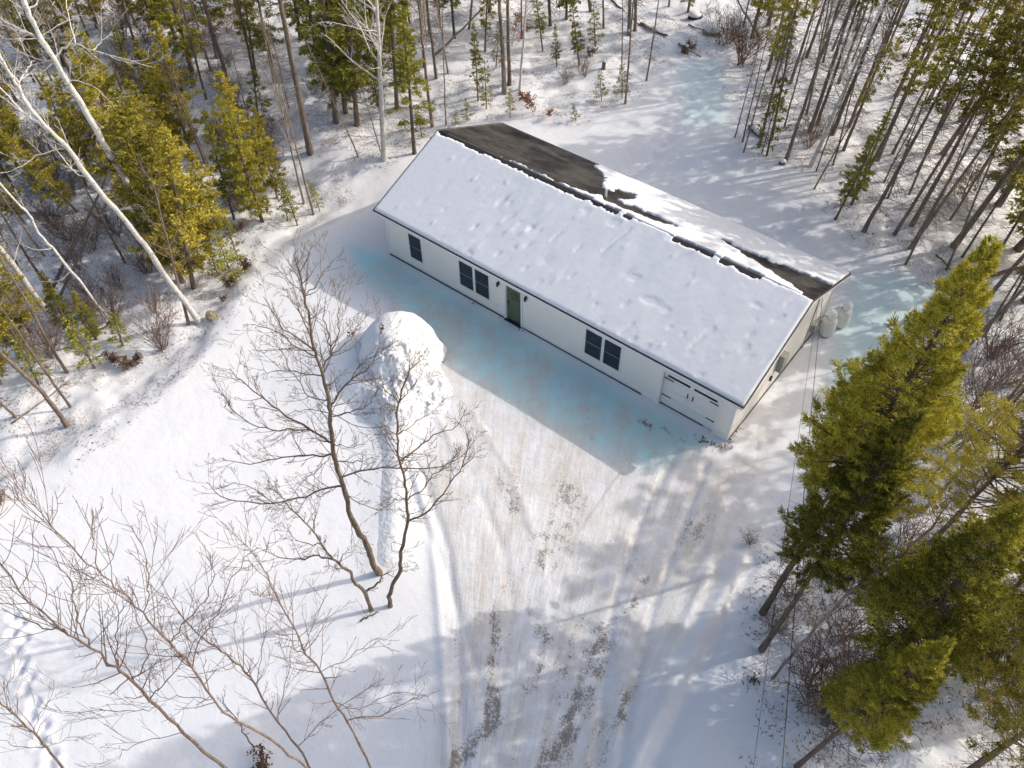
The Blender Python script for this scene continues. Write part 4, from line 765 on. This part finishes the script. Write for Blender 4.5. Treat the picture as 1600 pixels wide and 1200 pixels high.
for b_, t, h, sp, wd in [((485, 240), (437, 0), 17, 'bigtrunk', 1), ((600, 250), (580, 0), 15, 'birch', 1.15), ((475, 318), (405, 30), 12, 'youngb', .6), ((490, 335), (415, 60), 12, 'youngb', .6), ((560, 245), (500, 110), 8, 'dead_pole', .8), ((597, 245), (568, 150), 6, 'dead_pole', .8), ((525, 192), (505, 0), 13, 'fir', 1.05), ((558, 195), (540, 0), 13, 'fir', 1.1), ((540, 175), (520, 30), 12, 'spruce', 1), ((648, 240), (632, 50), 9, 'fir', 1.1), ((620, 170), (610, 0), 12, 'fir', 1), ((676, 198), (653, 0), 14, 'bare_hardwood', .9), ((697, 195), (690, 40), 9, 'dead_pole', .7), ((663, 105), (655, 0), 13, 'slender_spruce', 1.2), ((682, 122), (667, 0), 13, 'slender_spruce', 1.2),
                      ((747, 157), (740, 35), 5.2, 'fir', .85), ((760, 170), (757, 95), 3.4, 'young_fir', .9), ((788, 146), (781, 0), 15, 'slender_spruce', 1.5), ((796, 132), (792, 0), 15, 'bare_hardwood', 1), ((812, 140), (822, 0), 13, 'birch', .7), ((797, 184), (797, 145), 2.0, 'young_fir', 1), ((836, 176), (840, 122), 2.6, 'beech', 1), ((858, 182), (856, 160), 1.3, 'beech', 1), ((803, 70), (803, 25), 2.6, 'beech', 1), ((330, 60), (320, 20), 2.4, 'beech', 1), ((905, 102), (895, 15), 5, 'fir', 1), ((848, 80), (838, 0), 6, 'fir', .8), ((930, 72), (928, 30), 3.2, 'young_fir', 1), ((940, 158), (938, 125), 2.1, 'young_fir', 1.1), ((972, 155), (972, 118), 2.4, 'young_fir', 1.1), ((977, 162), (990, 0), 13, 'slender_spruce', .8), ((983, 52), (985, 0), 15, 'pine', 1), ((992, 48), (994, 0), 14, 'slender_spruce', 1.3), ((1010, 126), (1031, 0), 9, 'dead_pole', 1), ((900, 190), (896, 168), 1.2, 'young_fir', 1.3), ((923, 18), (920, 0), 13, 'pine', 1), ((943, 45), (942, 0), 12, 'slender_spruce', 1), ((870, 105), (868, 55), 3.0, 'fir', 1), ((758, 80), (760, 30), 8, 'fir', .8), ((710, 60), (705, 0), 11, 'fir', .8), ((733, 45), (738, 0), 13, 'slender_spruce', 1), ((815, 60), (815, 0), 11, 'slender_spruce', .9), ((860, 40), (858, 0), 10, 'fir', 1), ((885, 30), (885, 0), 10, 'spruce', .8), ((765, 20), (765, -20), 12, 'spruce', .8), ((1075, 20), (1080, -20), 8, 'spruce', .9), ((1045, 10), (1048, -20), 8, 'bare_hardwood', 1), ((700, 115), (690, 50), 8, 'bare_hardwood', .8), ((730, 190), (728, 160), 1.6, 'young_fir', 1.2), ((712, 195), (712, 180), 1.0, 'young_fir', 1.3), ((660, 215), (655, 190), 1.8, 'young_fir', 1.3), ((885, 130), (885, 115), 1.4, 'brush', 1), ((915, 118), (914, 100), 1.8, 'brush', 1), ((450, 345), (437, 290), 2.8, 'young_fir', 1.), ((465, 352), (447, 300), 3.2, 'young_fir', .9), ((500, 330), (485, 290), 2., 'young_fir', 1.), ((610, 80), (600, 0), 12, 'spruce', .9), ((500, 110), (480, 0), 12, 'spruce', 1), ((470, 60), (460, 0), 12, 'spruce', 1), ((560, 100), (550, 0), 12, 'fir', 1), ((590, 130), (580, 40), 11, 'spruce', .9)]:
    if sp == 'bigtrunk': tree('pine', b_, t, 20, 1.0, Z2, 0, .28, None, 'thick grey pine trunk, stoutest behind the left end of the house')
    elif sp == 'youngb': tree('bare_hardwood', b_, t, h, wd, Z2)
    else: tree(sp, b_, t, h, wd, Z2)
Z3 = 'leftwoods'
for b_, t, h, sp, wd in [((285, 440), (200, 190), 9.5, 'cedar', 1.2), ((303, 450), (255, 210), 9, 'cedar', 1.15), ((262, 395), (190, 170), 9.5, 'cedar', 1.15), ((235, 345), (150, 130), 9, 'cedar', 1.1), ((330, 400), (300, 250), 6.5, 'cedar', 1.1), ((300, 250), (255, 90), 8.5, 'cedar', 1), ((210, 250), (150, 110), 8, 'cedar', 1), ((255, 300), (215, 170), 7, 'cedar', 1.1), ((410, 346), (345, 150), 7.7, 'spruce', 1.0), ((366, 342), (320, 180), 7, 'fir', .9), ((365, 440), (345, 385), 3.2, 'young_fir', 1.2), ((110, 520), (70, 440), 4, 'spruce', 1.2), ((150, 530), (120, 470), 3.2, 'spruce', 1.3), ((192, 540), (180, 500), 2.0, 'young_fir', 1.6), ((148, 575), (118, 520), 3.4, 'young_fir', 1.2), ((30, 560), (-10, 440), 7, 'cedar', 1.1), ((0, 600), (-40, 480), 7, 'cedar', 1.1), ((60, 600), (30, 540), 3, 'young_fir', 1.3), ((110, 636), (28, 520), 8, 'dead_pole', 1.1), ((105, 582), (25, 452), 9, 'dead_pole', 1.2), ((72, 470), (135, 335), 10, 'dead_pole', 1.4), ((88, 475), (150, 395), 8, 'dead_pole', 1.3), ((25, 652), (-10, 620), 6, 'dead_pole', 1.3), ((68, 440), (0, 330), 10, 'dead_pole', 1.), ((70, 400), (20, 330), 8, 'dead_pole', 1.), ((60, 260), (10, 200), 7, 'cedar', 1), ((135, 290), (95, 190), 7, 'cedar', 1), ((120, 330), (60, 270), 6, 'cedar', 1), ((40, 350), (0, 300), 5, 'cedar', 1), ((360, 140), (315, 0), 13, 'slender_spruce', 1.6), ((275, 60), (250, 0), 12, 'spruce', 1), ((400, 120), (385, 20), 9, 'fir', .9), ((430, 130), (410, 30), 10, 'fir', .9), ((405, 205), (400, 150), 4, 'young_fir', 1.3), ((340, 90), (320, 0), 12, 'fir', 1), ((300, 110), (270, 0), 12, 'spruce', 1), ((225, 110), (190, 0), 12, 'slender_spruce', 1.3)]:
    ml = .9 if (72 <= b_[0] <= 88 and b_[1] in (470, 475)) else .3
    tree(sp, b_, t, h, wd, Z3, None, ml)
for b_, h, sp in [((200, 572), .9, 'leafy'), ((178, 565), .8, 'leafy'), ((215, 568), .7, 'leafy'), ((365, 448), .9, 'leafy'), ((352, 470), .5, 'leafy'), ((385, 420), 1., 'leafy'), ((2, 790), .8, 'leafy'), ((415, 1195), .9, 'leafy'), ((375, 360), .7, 'leafy'), ((925, 88), .8, 'leafy'), ((1078, 80), .8, 'leafy'), ((1290, 1120), 4.5, 'brush'), ((1262, 1080), 3.0, 'brush'), ((1330, 1080), 4.0, 'brush'), ((1230, 930), 1.8, 'brush'), ((1170, 850), 1.0, 'brush'), ((1310, 1000), 3., 'brush'), ((1210, 985), 1.6, 'brush'), ((1545, 560), 3, 'brush'), ((1520, 640), 3.5, 'brush'), ((1570, 600), 3.5, 'brush'), ((1490, 690), 3, 'brush'), ((1430, 900), 3, 'brush')]:
    tree(sp, b_, None, h, 1.0, 'edge')

# fill the woods behind: seeded scatter, kept off the clearing and off each other
rf_ = random.Random(12)
taken = [tuple(r[4][:2]) for r in RECS]
def scatter(n, box, species, zone, hr, gap, need=.8):
    k = tries = 0
    while k < n and tries < n*60:
        tries += 1; q = (rf_.uniform(box[0], box[2]), rf_.uniform(box[1], box[3])); P = hit(*q)
        if float(sdist(np.array(P[0]), np.array(P[1]), CLEAR)) > -need or any((P[0]-a)**2+(P[1]-b_)**2 < gap*gap for a, b_ in taken): continue
        if -1.5 < P[0] < 22 and -1.5 < P[1] < 12: continue
        sp = rf_.choices([s[0] for s in species], [s[1] for s in species])[0]; a, b_ = hr.get(sp, (6, 10))
        lean = (rf_.gauss(0, .05), rf_.gauss(0, .05), 1); plant(sp, P, rf_.uniform(a, b_), lean, rf_.uniform(.8, 1.15), None, zone); taken.append((P[0], P[1])); k += 1
HR = {'cedar': (4.5, 8.5), 'spruce': (5, 11), 'fir': (5, 10), 'young_fir': (1.2, 3.2), 'slender_spruce': (9, 14), 'pine': (13, 16), 'birch': (10, 14), 'bare_hardwood': (7, 12), 'dead_pole': (6, 10), 'brush': (1.4, 3.2), 'beech': (1.5, 2.6)}
scatter(150, (-60, -60, 440, 330), [('cedar', 4), ('brush', 16), ('bare_hardwood', 4), ('fir', 1), ('spruce', 1), ('dead_pole', 3)], Z3, HR, .9)
scatter(34, (-40, 330, 380, 560), [('brush', 8), ('young_fir', 1), ('dead_pole', 1), ('bare_hardwood', 1)], Z3, HR, 1.3)
scatter(34, (430, -60, 1000, 200), [('brush', 3), ('young_fir', 3), ('bare_hardwood', 2), ('fir', 2), ('dead_pole', 3), ('slender_spruce', 2)], Z2, HR, 1.5)
scatter(62, (1150, -60, 1620, 330), [('slender_spruce', 4), ('bare_hardwood', 7), ('dead_pole', 4), ('brush', 4), ('young_fir', 1)], Z1, HR, 1.15)
scatter(22, (1400, 400, 1640, 1100), [('bare_hardwood', 3), ('dead_pole', 3), ('brush', 3), ('slender_spruce', 2)], 'rightmid', HR, 1.3)
# trees past the right edge that shade the driveway
for i, (x, y, h, sp) in enumerate([(33.5, 1, 15, 'pine'), (31.5, 7.5, 13, 'pine'), (30.5, 15.5, 12, 'spruce'), (33, 13, 14, 'pine'), (36, -1.5, 16, 'pine'), (37.5, 3, 15, 'spruce'), (32.3, -3.5, 13, 'spruce'), (37, -6, 14, 'spruce')]):
    plant(sp, np.array([x, y, float(terr(x, y))]), h, None, 1.1, i, 'beyond')

# ---------------------------------------------------------------- logs, stumps, litter
def log(name, a, b_, r, label, snow=True, cat='log', m='greybark', twigs=0, za=.05, zb=.05, seed=1):
    rng = np.random.default_rng(seed); A = hit(*a); Bq = hit(*b_) if zb < .5 else None
    A[2] += za
    if Bq is None: Bq = un0(b_[0], b_[1], zb)
    else: Bq[2] += zb
    t = np.linspace(0, 1, 9)[:, None]; P = A+(Bq-A)*t+rng.normal(0, .03, (9, 3)); R = np.linspace(r, r*.55, 9)
    E = empty(name, A); MB().tube(P-A, R, 9).build('trunk' if cat != 'stump' else 'wood', M[m], E, True)
    if twigs:
        out = []
        for k in range(twigs):
            i = rng.integers(2, 8); d = rng.normal(0, 1, 3); d[2] = abs(d[2])*.6; grow(rng, P[i]-A, d, rng.uniform(.4, 1.2), .014, 1, 2, out, .6, .02, .15, (2, 3), .3, .005)
        v, f = tube_arrays([o[0] for o in out], [o[1] for o in out], 3); mesh_obj('branches', v, f, M['dead'], E)
    if snow:
        MB().tube((P-A)[1:8]+np.array([0, 0, r*.55]), R[1:8]*.85*np.array([.3, 1, .8, 1.1, .9, 1, .3]), 8).build('snow_cover', M['roofsnow'], E, True)
    tag(E, label, cat); return E
log('fallen_log', (1172, 200), (1190, 216), .22, 'short brown fallen log capped with snow at the right of the rear clearing', True, 'log', 'bark', 6)
log('fallen_log', (1000, 38), (1043, 58), .13, 'snow topped log lying beyond the rear clearing near the stream gully', True, 'log', 'bark', 3, seed=2)
log('fallen_log', (955, 0), (1000, 42), .09, 'dark slanting fallen trunk at the top edge beside the tall thick trunks', False, 'log', 'bark', 4, seed=3)
log('fallen_tree', (680, 88), (765, 2), .09, 'dark dead trunk leaning across the snow behind the roof ridge', False, 'dead tree', 'bark', 6, .05, 2.0, seed=4)
log('fallen_tree', (1186, 58), (1150, -4), .10, 'snow dusted leaning trunk at the top of the rear clearing', True, 'dead tree', 'bark', 4, .05, 1.5, seed=5)
log('fallen_log', (1530, 438), (1600, 425), .12, 'dark fallen log in the woods right of the spruce top', False, 'log', 'bark', 5, .2, .4, seed=6)
log('fallen_log', (1462, 400), (1490, 430), .05, 'thin dark fallen pole between the rear trunks and the spruce top', False, 'log', 'bark', 5, .1, .2, seed=7)
log('fallen_log', (150, 520), (175, 500), .14, 'snowy log beside the foot of the kinked white birch', True, 'log', 'bark', 5, seed=8)
log('fallen_log', (20, 330), (100, 345), .10, 'grey log lying among the cedars at the left edge', True, 'log', 'greybark', 5, .1, .3, seed=9)
log('fallen_branch', (20, 662), (115, 600), .04, 'tangled dead branch lying behind the lowest tan trunk at the left', False, 'branch', 'greybark', 8, .05, .3, seed=10)
log('fallen_branch', (1060, 70), (1095, 95), .07, 'dark branchy deadfall at the mouth of the snowy gully', True, 'branch', 'bark', 8, .05, .3, seed=11)
log('fallen_branch', (1075, 40), (1125, 62), .06, 'snow caught deadfall farther up the snowy gully', True, 'branch', 'bark', 8, .05, .3, seed=12)
log('fallen_branch', (565, 968), (590, 958), .03, 'small broken stick on the snow at the foot of the maples', False, 'branch', 'maple', 2, .03, .05, seed=13)
def stump(px, py, r, h, label, m='bark'):
    B = hit(px, py); E = empty('tree_stump', B); o = MB(); o.lathe((0, 0, -.1), [(r*1.3, 0), (r*1.02, .15), (r, h+.1)], 12); o.build('wood', M[m], E, False)
    s = MB(); s.lathe((0, 0, h+.001), [(r*.9, 0), (r*.95, .06), (r*.6, .12), (r*.1, .14)], 12); s.build('snow_cap', M['roofsnow'], E, True); tag(E, label, 'stump')
stump(943, 108, .13, .55, 'upright brown stump at the far left of the rear clearing')
stump(1067, 82, .13, .6, 'left one of the two dark stumps at the gully mouth'); stump(1072, 84, .12, .55, 'right one of the two dark stumps at the gully mouth')
stump(1222, 256, .20, .18, 'low snow capped stump in front of the slender trunks')
stump(983, 55, .15, .3, 'short stump at the foot of the tall thick rear trunk')
Bq = hit(333, 497); st = MB(); rr = np.random.default_rng(4)
st.lathe((0, 0, -.1), [(.30, 0), (.36, .18), (.30, .36), (.12, .40)], 9); st.v = [tuple(np.array(v)*(1.3, .8, 1)+rr.normal(0, .03, 3)) for v in st.v]
o = st.build('tan_rock', M['stone']); o.location = Bq; tag(o, 'tan angular rock at the foot of the leaning white birch', 'rock')
def rock(px, py, r, label, seed):
    rr = np.random.default_rng(seed); B = hit(px, py); E = empty('snowy_rock', B); o = MB(); o.lathe((0, 0, -.2), [(r, 0), (r*1.05, .2+r*.3), (r*.7, .2+r*.6), (r*.1, .2+r*.7)], 10); o.v = [tuple(np.array(v)+rr.normal(0, r*.10, 3)) for v in o.v]; o.build('stone', M['found' if seed % 2 else 'stone'], E)
    s = MB(); s.lathe((0, 0, r*.45), [(r*.95, 0), (r*.9, r*.25), (r*.5, r*.45), (r*.1, r*.5)], 12); s.build('snow_cap', M['roofsnow'], E, True); tag(E, label, 'rock')
rock(1085, 28, .5, 'snow capped rock in the gully, the upper one of two', 1); rock(1112, 52, .6, 'snow capped rock in the gully, the lower one of two', 2)
B = hit(1178, 1065); rr = np.random.default_rng(9); V, F_ = kites(B+rr.normal(0, .10, (40, 3))*[1, 1, .3]+[0, 0, .08], rr.normal(0, 1, (40, 3)), rr.uniform(.08, .15, 40), rr.uniform(.03, .05, 40), rr)
o = mesh_obj('dead_sprig', V-B, F_, M['brush']); o.location = B; tag(o, 'small dark broken sprig lying on the snow left of the thin wire', 'sprig')
# uncountable litter of needles, twigs and bark on the forest snow
rr = np.random.default_rng(77); n = 150000; lx_ = rr.uniform(-40, 40, n); ly_ = rr.uniform(-20, 46, n); dd = sdist(lx_, ly_, CLEAR); pn = noise(lx_, ly_, 2.2, 91)+noise(lx_, ly_, .7, 92)*.7
k = (dd < .6) & (pn > .05); lx_, ly_ = lx_[k], ly_[k]; P = np.stack([lx_, ly_, terr(lx_, ly_)+.02], 1); D = rr.normal(0, 1, P.shape); D[:, 2] *= .15
V, F_ = kites(P, D, rr.uniform(.04, .24, len(P)), rr.uniform(.008, .022, len(P)), rr, 2.); tag(mesh_obj('woodland_litter', V, F_, M['brown']), 'twigs and fallen brown leaves scattered over the snow under the trees', 'litter', kind='stuff')
# lumps of clods along the dirty drip line by the garage corner
P0 = []
for a, b_, m_ in (((1085, 683), (1134, 702), 60), ((1134, 698), (1150, 672), 70), ((1000, 658), (1030, 672), 18), ((775, 485), (790, 497), 14), ((735, 470), (760, 484), 10), ((812, 512), (820, 517), 10)):
    A, Bq = hit(*a), hit(*b_); t = rr.random(m_)[:, None]; P0.append(A+(Bq-A)*t+rr.normal(0, .10, (m_, 3))*[1, 1, 0])
P0 = np.concatenate(P0); P0 = P0[(P0[:, 1] < -.1) | (P0[:, 0] > L+.1)]; D = rr.normal(0, 1, P0.shape); V, F_ = kites(P0+[0, 0, .03], D, rr.uniform(.05, .16, len(P0)), rr.uniform(.02, .05, len(P0)), rr); tag(mesh_obj('leaf_debris', V, F_, M['brush']), 'dark dead leaves and mulch showing through the snow along the front wall and garage corner', 'debris', kind='stuff')

# ---------------------------------------------------------------- labels for the copied trees
ORD = ['first', 'second', 'third', 'fourth', 'fifth', 'sixth', 'seventh', 'eighth', 'ninth', 'tenth', 'eleventh', 'twelfth', 'thirteenth', 'fourteenth', 'fifteenth', 'sixteenth', 'seventeenth', 'eighteenth', 'nineteenth']
TENS = ['', '', 'twenty', 'thirty', 'forty', 'fifty', 'sixty', 'seventy', 'eighty', 'ninety']
def ordn(i):
    n = i+1
    if n > 99: return 'hundredth' if n == 100 else 'hundred and '+ordn(n-101)
    if n < 20: return ORD[i]
    return TENS[n//10]+'-'+ORD[n % 10-1] if n % 10 else TENS[n//10][:-1]+'ieth'
DESC = {'spruce': 'green spruce', 'fir': 'narrow dark fir', 'young_fir': 'small young fir', 'slender_spruce': 'slender spruce', 'pine': 'bare trunked pine', 'cedar': 'yellow green cedar', 'birch': 'white barked birch', 'bare_hardwood': 'leafless grey tree', 'dead_pole': 'stubby dead pole', 'brush': 'leafless brown shrub', 'beech': 'rust leaved sapling', 'leafy': 'low shrub of brown leaves', 'large_spruce': 'large spruce', 'large_pine': 'large pine'}
ZN = {'leftwoods': 'in the woods left of the house', 'rear': 'in the woods behind the house', 'stand': 'in the stand right of the rear clearing', 'rightmid': 'in the woods at the right edge', 'edge': 'along the wood edge', 'right': 'beside the driveway', 'beyond': 'standing past the right edge of the photo'}
GR = {}
for r in RECS: GR.setdefault((r[1], r[2]), []).append(r)
for (sp, zn), rs in GR.items():
    rs.sort(key=lambda r: proj(r[4])[0]); c = 0; tot = sum(1 for r in rs if not r[6])
    for r in rs:
        E = r[0]
        if r[6]: E['label'] = r[6]
        elif zn == 'beyond': E['label'] = DESC[sp]+' '+ZN[zn]+', '+ordn(c)+' outwards'; c += 1
        else: E['label'] = DESC[sp]+(', '+ordn(c)+' from the left, ' if tot > 1 else ', the only one ')+ZN[zn]; c += 1
        E['group'] = DESC[sp]+' trees '+ZN[zn] if sp not in ('brush', 'leafy') else DESC[sp]+' clumps '+ZN[zn]
